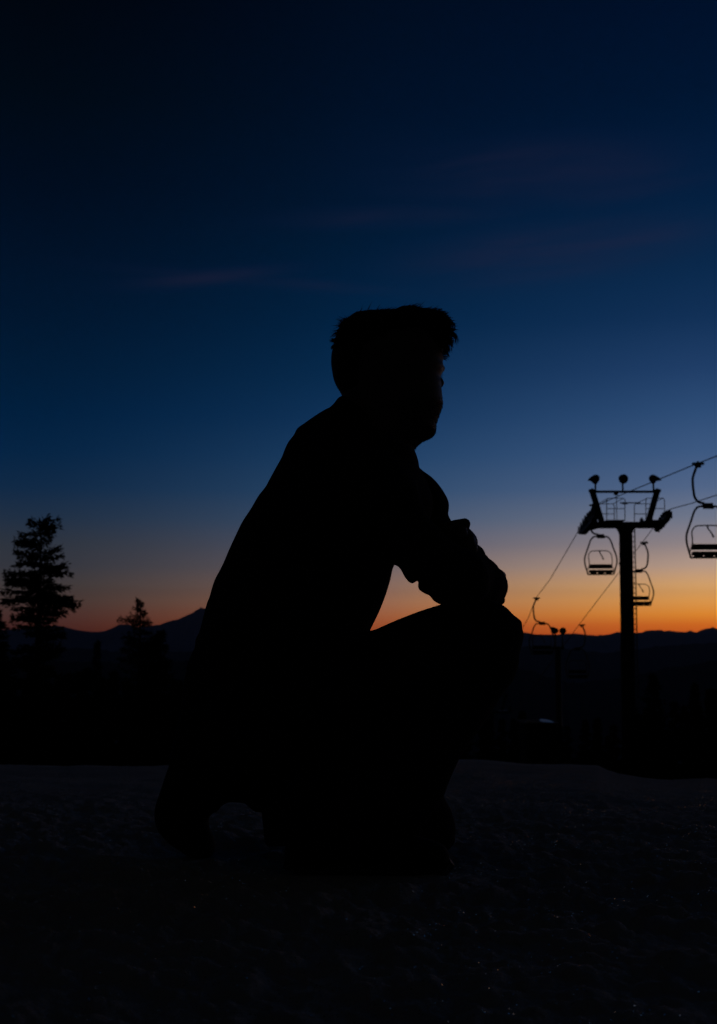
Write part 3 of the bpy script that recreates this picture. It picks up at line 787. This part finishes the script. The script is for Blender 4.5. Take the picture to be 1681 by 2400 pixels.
# --- short beard on cheeks, lip and jaw
bd = MB()
bv = np.array([tuple(v.co) for v in body.data.vertices]) + np.array(person.location)
bn = np.array([tuple(v.normal) for v in body.data.vertices])
g0 = P(905, 930, HEADY); g1 = P(1045, 1055, HEADY)
line = g0.z - 0.004 + (bv[:, 0] - g0.x) * 0.06
fade = np.clip((line - bv[:, 2]) / 0.022, 0, 1) * np.clip((bv[:, 0] - g0.x) / 0.02, 0, 1)
sel = np.where((rng.random(len(bv)) < fade * 0.9) & (bv[:, 2] > g1.z) & (bv[:, 1] > 2.50) & (bv[:, 1] < 2.70))[0]
for i in rng.choice(sel, min(6500, len(sel)), replace=False):
    p = Vector(bv[i]); n = Vector(bn[i]); k_ = 0.5 + 0.5 * fade[i]
    d = (n * 0.6 + Vector((random.gauss(0, .3), random.gauss(0, .3), -1.0 + random.gauss(0, .2)))).normalized()
    bd.tube([p - n * 0.0025, p + d * 0.0016 * k_, p + d * random.uniform(0.0025, 0.0042) * k_], [0.0006, 0.0005, 0.0001], 3, caps=False)
bd.build('beard', mat_hair, person)

# ------------------------------------------------------------------ chairlift
def make_chair(mirror):
    """three-seat lift chair; origin where the grip holds the rope, everything hangs below"""
    s = -1 if mirror else 1
    t = empty('lift_chair')
    g = MB()
    g.box((0.06 * s, 0, 0.0), (0.50, 0.16, 0.10)); g.box((0.10 * s, 0.0, -0.09), (0.16, 0.14, 0.16))
    g.tube([(0, -0.32, 0.03), (0, 0.32, -0.03)], 0.055, 8)
    g.build('grip', mat_galv, t)
    h = MB()
    h.tube([(0.02 * s, 0, -0.05), (-0.08 * s, 0, -0.32), (-0.165 * s, 0, -0.56), (-0.185 * s, 0, -0.72), (-0.18 * s, 0, -0.95), (-0.155 * s, 0, -1.20), (-0.12 * s, 0, -1.42), (-0.02 * s, 0, -1.60), (0.12 * s, 0, -1.69), (0.28 * s, 0, -1.71)], 0.055, 8, smooth_pts=4)
    h.build('hanger', mat_galv, t, True)
    b = MB(); b.box((0.43 * s, 0, -1.80), (0.42, 0.26, 0.17)); b.box((0.47 * s, 0, -1.90), (0.44, 0.20, 0.10)); b.build('hanger_joint', mat_steel, t)
    cx = 0.43 * s
    fr = MB()
    half = [(0.20, -1.84), (0.42, -1.88), (0.58, -2.08), (0.72, -2.48), (0.86, -2.86), (0.93, -3.12), (0.92, -3.42), (0.84, -3.72), (0.74, -4.06)]
    for q in (-1, 1):
        fr.tube([(cx + q * x, 0.0 if z > -3.4 else 0.16 * (-(z + 3.4)), z) for x, z in half], 0.045, 8, smooth_pts=4)
    fr.tube([(cx - 0.74, 0.10, -4.06), (cx + 0.74, 0.10, -4.06)], 0.035, 8)
    fr.tube([(cx - 0.80, 0.10, -3.86), (cx - 0.66, 0.30, -3.55), (cx + 0.66, 0.30, -3.55), (cx + 0.80, 0.10, -3.86)], 0.03, 6)
    fr.build('frame', mat_galv, t, True)
    bk = MB(); bk.box((cx, 0.30, -3.58), (1.34, 0.07, 0.25)); bk.build('backrest', mat_pad, t)
    st = MB(); st.box((cx, -0.05, -3.885), (1.38, 0.50, 0.15))
    for k in range(3): st.box((cx + (k - 1) * 0.44, -0.05, -4.01), (0.30, 0.46, 0.12))
    st.box((cx, 0.18, -4.04), (1.30, 0.06, 0.09))
    st.build('seat', mat_pad, t)
    rb = MB()
    rb.tube([(cx - 0.64, 0.22, -3.60), (cx - 0.68, 0.0, -3.25), (cx - 0.72, -0.15, -2.95), (cx - 0.60, -0.22, -2.75), (cx - 0.40, -0.25, -2.70), (cx + 0.30, -0.25, -2.70), (cx + 0.52, -0.22, -2.80), (cx + 0.62, -0.15, -3.0), (cx + 0.66, 0.0, -3.25), (cx + 0.66, 0.22, -3.60)], 0.028, 6, smooth_pts=3)
    rb.tube([(cx - 0.08, -0.25, -2.70), (cx - 0.06, -0.35, -2.85), (cx + 0.03, -0.50, -3.02), (cx + 0.10, -0.62, -3.22)], [0.045, 0.03, 0.03, 0.045], 6, smooth_pts=2)
    rb.build('restraint_bar', mat_galv, t, True)
    return t
def copy_tree(o, parent=None):
    c = o.copy(); C.objects.link(c); c.parent = parent
    for ch in o.children: copy_tree(ch, c)
    return c
GR = 'chairs hanging on the lift'
chL = make_chair(False); chR = make_chair(True)
spots = [
    (chL, (1633, 1087, 61.0), 'lift chair nearest the camera, large and cut off by the right edge of the photo'),
    (copy_tree(chL), (1389, 1184, 83.0), 'lift chair hanging whole against the sky just left of the tower pole'),
    (chR, (1512, 1272, 92.0), 'lift chair half hidden by the right side of the tower pole and its ladder'),
    (copy_tree(chL), (1256, 1402, 104.0), 'lift chair hanging low beside the kneeling person, its seat below the skyline'),
    (copy_tree(chR), (1366, 1465, 110.0), 'smallest lift chair, only its curved hanger above the skyline between the poles'),
]
for o, (px, py, Y), lab in spots:
    o.location = P(px, py, Y)
    prop(o, lab, 'chairlift chair', GR)
spots[0][0].rotation_euler.z = R(-3); spots[2][0].rotation_euler.z = R(4); spots[1][0].rotation_euler.z = R(-5)

# haul ropes
def rope(pts, name, label):
    mb = MB(); W = [P(*p) if len(p) == 3 else Vector(p[:3]) for p in pts]
    mb.tube(W, 0.024, 6)
    o = mb.build(name, mat_cable, None, True)
    prop(o, label, 'cable', 'haul ropes of the lift')
TB = P(1466, 1230, 83.0)
left_pts = [(16.2, 12.0, 11.5, 0), (15.6, 30.0, 9.6, 0), (1681, 1068.5, 58.0), (1633, 1087, 61.0), (1560, 1117, 66.5), (1480, 1150, 74.5), (1425, 1173, 80.5), (1395, 1187, 82.2), (1378, 1204, 84.0), (1363, 1232, 86.0),
            (1330, 1289, 89.5), (1290, 1357, 96.0), (1256, 1402, 104.0), (1240, 1445, 108.0), (1224, 1474, 111.0), (1200, 1520, 116.0), (1130, 1640, 150.0), (1105, 1690, 170.0)]
right_pts = [(20.5, 12.0, 9.2, 0), (19.6, 40.0, 7.9, 0), (1681, 1160, 73.0), (1620, 1180, 77.0), (1572, 1193, 81.0), (1552, 1210, 83.2), (1535, 1232, 86.0), (1507, 1270, 92.0), (1450, 1343, 98.0), (1366, 1453, 109.5), (1345, 1481, 112.0), (1320, 1515, 116.0), (1220, 1650, 150.0), (1190, 1690, 170.0)]
rope(left_pts, 'haul_rope', 'left haul rope of the lift running from the top right down past the tower')
rope(right_pts, 'haul_rope', 'right haul rope of the lift passing under the tower crossarm')

# ---- floodlight head
def floodlight(name, parent, base, aim, stem, s=1.0):
    """lamp on a stem; base = foot of the stem; aim = where the opening looks"""
    base = Vector(base); top = base + Vector((0, 0, stem))
    p = MB(); p.tube([base, top], 0.055 * s, 8); p.box(top + Vector((0, 0, 0.02)), (0.14 * s, 0.12 * s, 0.14 * s)); 
    o = p.build(name, mat_steel, parent)
    aim = Vector(aim).normalized()
    c = top + Vector((0, 0, 0.22 * s))
    m = MB()
    m.lathe(c - aim * 0.26 * s, aim, [(0, 0.06 * s), (0.03 * s, 0.14 * s), (0.12 * s, 0.21 * s), (0.24 * s, 0.245 * s), (0.42 * s, 0.27 * s), (0.44 * s, 0.29 * s)], 18)
    # visor over the opening
    up = Vector((0, 0, 1)); side = aim.cross(up)
    side = side.normalized() if side.length > 1e-3 else Vector((1, 0, 0)); upp = side.cross(aim).normalized()
    ring = []
    for k in range(9):
        a_ = math.pi * k / 8
        d = side * math.cos(a_) + upp * math.sin(a_)
        ring.append((c + aim * 0.17 * s + d * 0.285 * s, c + aim * (0.17 + 0.26 * math.sin(a_)) * s + d * 0.26 * s))
    vs_ = [v for a_, b_ in ring for v in (a_, b_)] + [v + (c - v).normalized() * 0.012 for a_, b_ in ring for v in (a_, b_)]
    n = len(ring) * 2
    fs = []
    for k in range(len(ring) - 1):
        i = 2 * k
        fs += [(i, i + 2, i + 3, i + 1), (n + i, n + i + 1, n + i + 3, n + i + 2), (i + 1, i + 3, n + i + 3, n + i + 1)]
    m.add(vs_, fs)
    m.build('lamp_housing', mat_steel, o)
    g_ = MB(); g_.lathe(c + aim * 0.16 * s, aim, [(0, 0.26 * s), (0.035 * s, 0.255 * s), (0.05 * s, 0.15 * s)], 18); g_.build('lamp_lens', mat_glass, o)
    for ch in list(o.children):
        ch.data.transform(Matrix.Translation(-Vector(parent.location)))
    return o

def make_tower():
    Y = 83.0
    base_z = float(ground_z(np.array([15.6]), np.array([83.0]))[0]) - 0.6
    foot = P(1466.5, 1260, Y); foot = Vector((foot.x, Y, base_z))
    t = empty('lift_tower', foot)
    def Q(px, py, dy=0.0):
        return P(px, py, Y + dy)
    p = MB()
    top = Q(1466, 1239)
    p.tube([(foot.x, Y, base_z), (foot.x, Y, top.z - 0.35), (foot.x, Y, top.z - 0.12), (foot.x, Y, top.z + 0.02)], [0.41, 0.375, 0.45, 0.56], 24)
    o = p.build('pole', mat_steel, t, True)
    for z in (Q(1466, 1520).z, Q(1466, 1323).z):
        fl = MB(); fl.lathe((foot.x, Y, z), (0, 0, 1), [(0, 0.42), (0.12, 0.42)], 24); fl.build('flange', mat_steel, t)
    ca = MB()
    a, b_ = Q(1389, 1230.5), Q(1546, 1230.5)
    zt, zb = Q(1466, 1223.5).z, Q(1466, 1238).z
    ca.add([(a.x + 0.03, Y - 0.2, zb), (b_.x - 0.10, Y - 0.2, zb), (b_.x + 0.05, Y - 0.2, zt), (a.x, Y - 0.2, zt),
            (a.x + 0.03, Y + 0.2, zb), (b_.x - 0.10, Y + 0.2, zb), (b_.x + 0.05, Y + 0.2, zt), (a.x, Y + 0.2, zt)],
           [(0, 1, 2, 3), (7, 6, 5, 4), (0, 4, 5, 1), (1, 5, 6, 2), (2, 6, 7, 3), (3, 7, 4, 0)])
    ca.build('crossarm', mat_steel, t)
    for (x0, x1) in ((1388.5, 1411), (1540.5, 1519)):
        m = MB()
        A_, B_ = Q(x0, 1151), Q(x1, 1226)
        m.bar(A_, B_, 0.32, 0.26); m.box(A_ + Vector((0, 0, 0.02)), (0.40, 0.28, 0.16))
        m.tube([A_ + Vector((0.0, 0, 0.05)), A_ + Vector((0, 0, 0.16))], 0.07, 8)
        m.build('lifting_frame_leg', mat_steel, t)
    m = MB(); m.bar(Q(1392, 1152.5), Q(1536, 1152.5), 0.13, 0.16); m.box(Q(1444, 1157), (0.22, 0.2, 0.16)); m.build('lifting_frame_beam', mat_steel, t)
    # service platforms with railings, along the rope
    for (x0, x1) in ((1411, 1453), (1501, 1544)):
        m = MB()
        for dy in (-1.6, 1.8):
            for x in (x0, x1): m.tube([Q(x, 1224, 0) + Vector((0, dy, -0.04)), Q(x, 1178, 0) + Vector((0, dy, 0)), Q(x + (3 if x == x0 else -3), 1174, 0) + Vector((0, dy, 0))], 0.024, 6)
            m.tube([Q(x0 + 3, 1174) + Vector((0, dy, 0)), Q(x1 - 3, 1174) + Vector((0, dy, 0))], 0.020, 6)
            m.tube([Q(x0, 1198) + Vector((0, dy, 0)), Q(x1, 1198) + Vector((0, dy, 0))], 0.022, 6)
        for x in (x0 + 3, x1 - 3):
            m.tube([Q(x, 1174) + Vector((0, -1.6, 0)), Q(x, 1174) + Vector((0, 1.8, 0))], 0.020, 6)
        m.box((Q(x0, 1224).x / 2 + Q(x1, 1224).x / 2, Y + 0.1, Q(1466, 1224).z - 0.02), (Q(x1, 1224).x - Q(x0, 1224).x, 3.5, 0.05))
        m.build('platform_railing', mat_galv, t)
    m = MB(); m.tube([Q(1453, 1178.5, 1.0), Q(1501, 1178.5, 1.0)], 0.035, 6); m.box(Q(1465, 1179.5, 1.0), (0.34, 0.12, 0.12)); m.build('crossing_rail', mat_galv, t)
    m = MB(); m.tube([Q(1445, 1156), Q(1446, 1224)], 0.022, 6); m.build('hoist_rod', mat_galv, t)
    m = MB(); m.box(Q(1504, 1220), (0.20, 0.2, 0.18)); m.tube([Q(1504, 1222), Q(1504, 1213)], 0.05, 8); m.build('junction_box', mat_steel, t)
    # sheave trains: eight wheels along the rope on rocker beams
    for (xa, ya, xb, yb, sgn, o1, o2) in ((1399, 1196, 1362, 1238, -1, 0.30, 0.52), (1568, 1203, 1539, 1236, 1, 0.14, 0.26)):
        beam = MB()
        A_, B_ = P(xa, ya, 80.6), P(xb, yb, 86.2)
        n = 8
        pts = [A_.lerp(B_, k / (n - 1)) + Vector((0, 0, 0.22 * math.sin(math.pi * k / (n - 1)))) for k in range(n)]
        beam.bar(pts[0] + Vector((0, 0, -o1)), pts[3] + Vector((0, 0, -o1)), 0.30, 0.16)
        beam.bar(pts[4] + Vector((0, 0, -o1)), pts[7] + Vector((0, 0, -o1)), 0.30, 0.16)
        beam.bar(pts[1] + Vector((0, 0, -o2)), pts[6] + Vector((0, 0, -o2)), 0.34, 0.22)
        mid = A_.lerp(B_, 0.5)
        beam.bar(Vector((mid.x, Y, mid.z - o2)), Vector((mid.x - sgn * 0.55, Y, zt - 0.17)), 0.34, 0.32)
        for k in range(n):
            beam.box(pts[k] + Vector((sgn * 0.15, 0, -0.10)), (0.06, 0.16, 0.40))
        tr = beam.build('sheave_beam', mat_steel, t)
        for k in range(n):
            w = MB(); w.lathe(pts[k] - Vector((0.06, 0, 0.04)), (1, 0, 0), [(0, 0.17), (0.015, 0.255), (0.05, 0.23), (0.09, 0.23), (0.125, 0.255), (0.14, 0.17)], 16)
            wo_ = w.build('sheave_wheel', mat_rubber, tr); wo_.data.transform(Matrix.Translation(-Vector(t.location)))
    # ladder with safety rungs
    ld = MB()
    lx = Q(1484, 1300).x; zt_, zb_ = Q(1484, 1240).z, base_z + 1.0
    x1, x2 = foot.x + 0.385, foot.x + 0.55
    ld.bar((x2 - 0.03, Y - 0.10, zt_), (x2 + 0.03, Y - 0.10, zb_), 0.06, 0.05)
    ld.bar((x1 - 0.02, Y - 0.10, zt_), (x1 + 0.02, Y - 0.10, zb_), 0.03, 0.05)
    z = zt_ - 0.15
    while z > zb_:
        ld.bar((x1 - 0.03, Y - 0.10, z), (x2, Y - 0.10, z), 0.05, 0.04); z -= 0.30
    ld.build('ladder', mat_galv, t)
    # floodlights
    floodlight('floodlight', t, Q(1396, 1151), (-0.66, -0.22, -0.62), 0.50)
    floodlight('floodlight', t, Q(1460, 1151), (0.10, -0.95, -0.25), 0.52)
    floodlight('floodlight', t, Q(1532, 1151), (0.66, -0.22, -0.60), 0.50)
    return t
tower = make_tower()
prop(tower, 'steel chairlift tower with crossarm, sheave wheels, ladder and three floodlights on top', 'lift tower', 'towers of the lift')
t2 = copy_tree(tower)
dst = P(1150, 1668, 170.0)
t2.location = Vector(tower.location) + (dst - TB)
prop(t2, 'farther lift tower down the slope hidden behind the kneeling person', 'lift tower', 'towers of the lift')

# floodlight pole in the valley
def pole():
    Y = 116.0
    b0 = P(1308, 1516, Y)
    bz = float(ground_z(np.array([b0.x]), np.array([Y]))[0]) - 0.6
    t = empty('floodlight_pole', (b0.x, Y, bz))
    m = MB(); m.tube([(b0.x, Y, bz), (b0.x, Y, b0.z)], [0.30, 0.25], 18); m.build('pole', mat_steel, t, True)
    m = MB(); m.bar(P(1285, 1519, Y), P(1322, 1519, Y), 0.22, 0.25); m.build('crossbar', mat_steel, t)
    floodlight('floodlight', t, P(1302, 1517, Y), (-0.8, -0.4, 0.05), 1.12, 1.0)
    floodlight('floodlight', t, P(1318.5, 1517, Y), (0.15, -0.9, -0.15), 1.12, 1.0)
    prop(t, 'distant steel pole carrying two small round floodlights above the skyline', 'light pole')
pole()

# ------------------------------------------------------------------ lift hut with icy roof
def hut():
    Y = 40.0
    x0, x1 = P(1228, 1695, Y).x, P(1304, 1695, Y).x
    zt = P(1260, 1699, Y).z
    bz = float(ground_z(np.array([x0]), np.array([Y]))[0]) - 0.5
    cx = (x0 + x1) / 2
    t = empty('lift_hut', (cx, Y, bz))
    m = MB(); m.box((cx, Y + 0.6, (zt + bz) / 2), (x1 - x0 - 0.06, 1.6, zt - bz)); m.build('wall', mat_wood, t)
    m = MB()
    m.box((cx, Y + 0.55, zt + 0.035), (x1 - x0 + 0.14, 1.9, 0.07)); m.build('roof', mat_wood, t)
    m = MB(); m.box((cx + 0.12, Y - 0.205, (P(1280, 1715, Y).z + P(1280, 1745, Y).z) / 2), (0.36, 0.03, 0.36)); w = m.build('window', mat_glassdark, t)
    m = MB(); m.box((cx - 0.22, Y - 0.205, bz + 1.25), (0.30, 0.03, 1.5)); m.build('door', mat_steel, t)
    # wedge of frozen snow left on the right end of the roof
    ice = bpy.data.materials.new('roof_ice'); ice.use_nodes = True
    pr = ice.node_tree.nodes['Principled BSDF']; pr.inputs['Base Color'].default_value = (0.80, 0.76, 0.74, 1)
    pr.inputs['Roughness'].default_value = 0.34; pr.inputs['Specular IOR Level'].default_value = 0.45
    A_ = [P(1274, 1697.5, Y - 0.36), P(1300, 1697.5, Y - 0.36), P(1300, 1694, Y - 0.2), P(1290, 1691.5, Y + 0.2), P(1277, 1690.5, Y + 0.3), P(1274, 1692, Y)]
    back_ = [p + Vector((0, 0.9, 0.02)) for p in A_]
    v_ = [tuple(p) for p in A_ + back_]
    n = len(A_)
    f_ = [tuple(range(n - 1, -1, -1)), tuple(range(n, 2 * n))] + [(i, (i + 1) % n, n + (i + 1) % n, n + i) for i in range(n)]
    mesh_obj('roof_snow', v_, f_, ice, t)
    m = MB(); m.box((cx - 0.18, Y - 0.34, zt + 0.085), (0.55, 0.10, 0.03)); m.box((cx - 0.36, Y - 0.34, zt + 0.11), (0.14, 0.12, 0.03)); m.build('snow_strip', mat_snow, t)
    prop(t, 'small dark lift hut with a pale patch of snow on its roof', 'hut')
hut()

# ------------------------------------------------------------------ conifers
def conifer(height, prof, seed, density=1.0, gaps=0.0, droop=0.15, top_flat=False, needle=0.17, big=()):
    """returns (trunk mesh builder, crown mesh builder); prof(h in 0..1) gives the branch length in m"""
    rd = random.Random(seed)
    tk = MB(); tk.tube([(0, 0, -0.3), (0, 0, height * 0.5), (0.02, 0, height * 0.97)], [height * 0.019, height * 0.012, 0.02], 10)
    cr = MB()
    V = []; Fc = []
    def leaf(c, d, ln, w):
        n = Vector((rd.gauss(0, 1), rd.gauss(0, 1), rd.gauss(0, 0.6)))
        s_ = d.cross(n)
        if s_.length < 1e-4: return
        s_ = s_.normalized() * w
        i = len(V)
        V.extend([c - s_, c + s_, c + d * ln]); Fc.append((i, i + 1, i + 2))
    def branch(z, az_, ln, rise):
        d = Vector((math.cos(az_), math.sin(az_), rise)).normalized()
        p = Vector((0, 0, z)); n = max(3, int(ln / 0.16))
        pts = [p.copy()]
        for k in range(n):
            d = (d + Vector((rd.gauss(0, .05), rd.gauss(0, .05), -droop * 0.12 + (0.10 if k > n * 0.7 else 0)))).normalized()
            p = p + d * ln / n; pts.append(p.copy())
        tk.tube(pts, [0.012 + 0.008 * ln, 0.006], 4, caps=False)
        side = d.cross(Vector((0, 0, 1))).normalized()
        for k in range(1, n + 1):
            f_ = k / n
            wdt = 0.34 * ln * (1 - 0.55 * f_) * (0.35 + 1.1 * math.sin(math.pi * min(f_ * 0.9 + 0.1, 1))) + 0.06
            m = int((5 + 9 * density) * (0.6 + wdt))
            for _ in range(m):
                off = side * rd.uniform(-wdt, wdt) + Vector((0, 0, rd.gauss(-0.03, 0.05)))
                c_ = pts[k - 1].lerp(pts[k], rd.random()) + off
                dd = (d + off.normalized() * 0.9 + Vector((rd.gauss(0, .3), rd.gauss(0, .3), rd.gauss(-.1, .3)))).normalized()
                leaf(c_, dd, needle * rd.uniform(0.6, 1.3), needle * 0.20)
    z = height * 0.05
    while z < height * 0.985:
        h_ = z / height
        nb = max(3, int(round(5.5 * density * (1 - 0.3 * h_))))
        for k in range(nb):
            if rd.random() < gaps: continue
            ln = prof(h_) * rd.uniform(0.55, 1.08)
            branch(z + rd.uniform(-.05, .05), rd.uniform(0, 2 * math.pi), max(ln, 0.12), 0.25 * h_ + rd.gauss(0.0, 0.10))
        z += rd.uniform(0.16, 0.26) * (0.8 + 0.4 * (1 - h_)) * height / 12.0 + 0.03
    for (zz, az_, ln, rise) in big: branch(zz, az_, ln, rise)
    for k in range(40):      # leader
        leaf(Vector((rd.gauss(0, .05), rd.gauss(0, .05), height * rd.uniform(0.93, 0.99))), Vector((rd.gauss(0, .5), rd.gauss(0, .5), 1)).normalized(), needle, needle * 0.2)
    cr.v = [tuple(v_) for v_ in V]; cr.f = Fc
    return tk, cr
def put_tree(name, px, top, Y, build, label, group=None):
    tp = P(px, top, Y)
    z0 = float(slope_z(np.array([tp.x]), np.array([Y]))[0])
    hgt = tp.z - z0
    tk, cr = build(hgt)
    t = empty(name); 
    cr.build('crown', mat_needle, t); tk.build('trunk', mat_bark, t)
    t.location = (tp.x, Y, z0)
    prop(t, label, 'tree', group)
    return t, hgt
# the big tree at the left: widths read from the photo rows
def big_build(hgt):
    Y = 60.0; sc_ = Y / FPX
    rows = [(1204, 24), (1212, 38), (1225, 48), (1250, 50), (1262, 42), (1270, 50), (1285, 62), (1310, 60), (1330, 70), (1350, 74), (1358, 86), (1380, 84), (1395, 86), (1415, 80), (1440, 72), (1480, 74), (1520, 66), (1600, 60), (2000, 60)]
    ztop = P(96, 1208, Y).z
    z0 = ztop - hgt
    def prof(h_):
        z = z0 + h_ * hgt
        row = 1500 - (z - CAM_H) / Y * FPX
        return float(np.interp(row, [r_[0] for r_ in rows], [r_[1] for r_ in rows])) * sc_ * 1.05
    zz = lambda row: (P(96, row, Y).z - z0)
    big = [(zz(1362), math.pi, 1.55, 0.10), (zz(1366), math.pi * 1.02, 1.5, 0.08), (zz(1360), math.pi * .97, 1.5, 0.1), (zz(1404), math.pi, 1.62, 0.04), (zz(1402), math.pi * .98, 1.6, 0.07), (zz(1406), math.pi * 1.03, 1.55, 0.0),
           (zz(1448), math.pi, 1.15, 0.02), (zz(1444), math.pi * 1.04, 1.1, 0.05), (zz(1388), 0.0, 1.80, -0.20), (zz(1390), 0.05, 1.75, -0.22), (zz(1400), 0.0, 1.55, -0.22), (zz(1392), 0.1, 1.5, -0.16), (zz(1396), -0.1, 1.5, -0.20),
           (zz(1232), math.pi, 0.55, 0.7), (zz(1232), 0.0, 0.5, 0.8), (zz(1228), 0.3, 0.45, 0.9), (zz(1240), 2.8, 0.6, 0.6), (zz(1280), math.pi, 1.15, 0.25), (zz(1278), 2.95, 1.05, 0.12),
           (zz(1326), 0.0, 1.05, 0.04), (zz(1328), 0.2, 1.0, 0.02), (zz(1322), math.pi, 1.15, 0.05), (zz(1338), math.pi, 1.1, -0.05)]
    return conifer(hgt, prof, 8, 1.05, 0.16, 0.16, True, 0.20, big)
bt, bh = put_tree('conifer_tree', 96, 1208, 60.0, big_build, 'tall dark conifer with a blunt top standing at the left edge of the photo')
def cone(w, p=0.85): return lambda h_: w * (1 - h_) ** p + 0.05
def small_build(hgt):
    Y = 75.0; sc_ = Y / FPX
    rows = [(1400, 1), (1408, 3), (1418, 8), (1430, 13), (1440, 19), (1448, 24), (1455, 46), (1462, 36), (1472, 28), (1485, 36), (1500, 50), (1540, 58), (1600, 60), (2000, 60)]
    z0 = P(329, 1402, Y).z - hgt
    def prof(h_):
        row = 1500 - (z0 + h_ * hgt - CAM_H) / Y * FPX
        return float(np.interp(row, [r_[0] for r_ in rows], [r_[1] for r_ in rows])) * sc_ * 1.1
    zz = lambda row: (P(96, row, Y).z - z0)
    big = [(zz(1458), math.pi, 1.15, 0.12), (zz(1455), math.pi * .97, 1.1, 0.14), (zz(1464), math.pi, 1.25, 0.16), (zz(1458), 0.0, 0.62, 0.1), (zz(1460), 0.15, 0.6, 0.05), (zz(1450), math.pi, .62, .5), (zz(1432), math.pi, .45, .5), (zz(1414), math.pi, .30, .9), (zz(1412), math.pi * .95, .30, 1.0)]
    return conifer(hgt, prof, 9, 1.1, 0.22, -0.05, False, 0.14, big)
put_tree('conifer_tree', 329, 1402, 75.0, small_build,
         'smaller pointed conifer standing against the glow between the tall conifer and the person')
put_tree('conifer_tree', -8, 1428, 58.0, lambda h: conifer(h, cone(2.0, 0.7), 15, 1.1, 0.05, 0.1), 'conifer cut off by the left edge of the photo, lower than its tall neighbour')
put_tree('conifer_tree', 372, 1478, 70.0, lambda h: conifer(h, cone(1.3, 0.35), 17, 1.2, 0.0, 0.1), 'short bushy conifer just right of the small pointed conifer, below the mountain skyline')
t5, h5 = put_tree('conifer_tree', 228, 1496, 90.0, lambda h: conifer(h, cone(1.6), 19, 0.9, 0.1), 'thin low conifer in the dip between the two conifers that reach the sky')
put_tree('conifer_tree', 1531, 1577, 70.0, lambda h: conifer(h, cone(2.0, 0.8), 23, 1.0, 0.05), 'faint dark conifer in the black valley just right of the tower pole')
put_tree('conifer_tree', 1628, 1598, 85.0, lambda h: conifer(h, cone(1.5, 0.8), 29, 1.0, 0.05), 'thin dark conifer low in the valley near the right edge of the photo')
# tree line: copies of two grown trees
def tree_proto(seed, h, w):
    tk, cr = conifer(h, cone(w, 0.8), seed, 0.75, 0.05, 0.1, False, 0.26)
    t = empty('conifer_tree'); cr.build('crown', mat_needle, t); tk.build('trunk', mat_bark, t); return t
protos = [tree_proto(31, 10.0, 1.9), tree_proto(37, 10.0, 1.5)]
used = [False, False]
rt = random.Random(4)
row = []
def line_top(px):
    return float(np.interp(px, [-200, 0, 200, 420, 700, 1150, 1250, 1330, 1400, 1480, 1560, 1681, 1900], [1548, 1552, 1560, 1558, 1560, 1650, 1668, 1672, 1668, 1640, 1618, 1606, 1600]))
for k in range(74):
    px = -120 + 1980 * (k + rt.uniform(0.1, 0.9)) / 74
    Y = rt.uniform(60, 98)
    top = line_top(px) + abs(rt.gauss(0, 22)) + (0 if rt.random() < 0.5 else 25)
    if 1225 < px < 1330 and Y > 60: top += 10
    row.append((px, top, Y))
for px, top, Y in row:
    tp = P(px, top, Y); z0 = float(slope_z(np.array([tp.x]), np.array([Y]))[0])
    hgt = tp.z - z0
    if hgt < 1.5: continue
    i = rt.randrange(2)
    if used[i]: o = copy_tree(protos[i])
    else: o = protos[i]; used[i] = True
    o.location = (tp.x, Y, z0); o.rotation_euler.z = rt.uniform(0, 6.28)
    o.scale = (hgt / 10.0 * 1.15, hgt / 10.0 * 1.15, hgt / 10.0)
    prop(o, 'black conifer merging into the unlit tree line below the snow crest', 'tree', 'conifers of the dark tree line')

# ------------------------------------------------------------------ air
hz_b = MB(); hz_b.box((0, 7250, (HAZE_TOP - 1400) / 2), (56000, 38500, HAZE_TOP + 1400))
m = bpy.data.materials.new('evening_air'); m.use_nodes = True
mt = m.node_tree; mt.nodes.clear()
pv = N(mt, 'ShaderNodeVolumePrincipled'); pv.inputs['Density'].default_value = HAZE_D
pv.inputs['Color'].default_value = (0.36, 0.62, 1.0, 1); pv.inputs['Anisotropy'].default_value = 0.3
mo = N(mt, 'ShaderNodeOutputMaterial'); L(mt, pv.outputs[0], mo.inputs['Volume'])
hz = hz_b.build('haze', m, None); prop(hz, 'faint blue evening air over the far mountains', 'haze', kind='stuff')
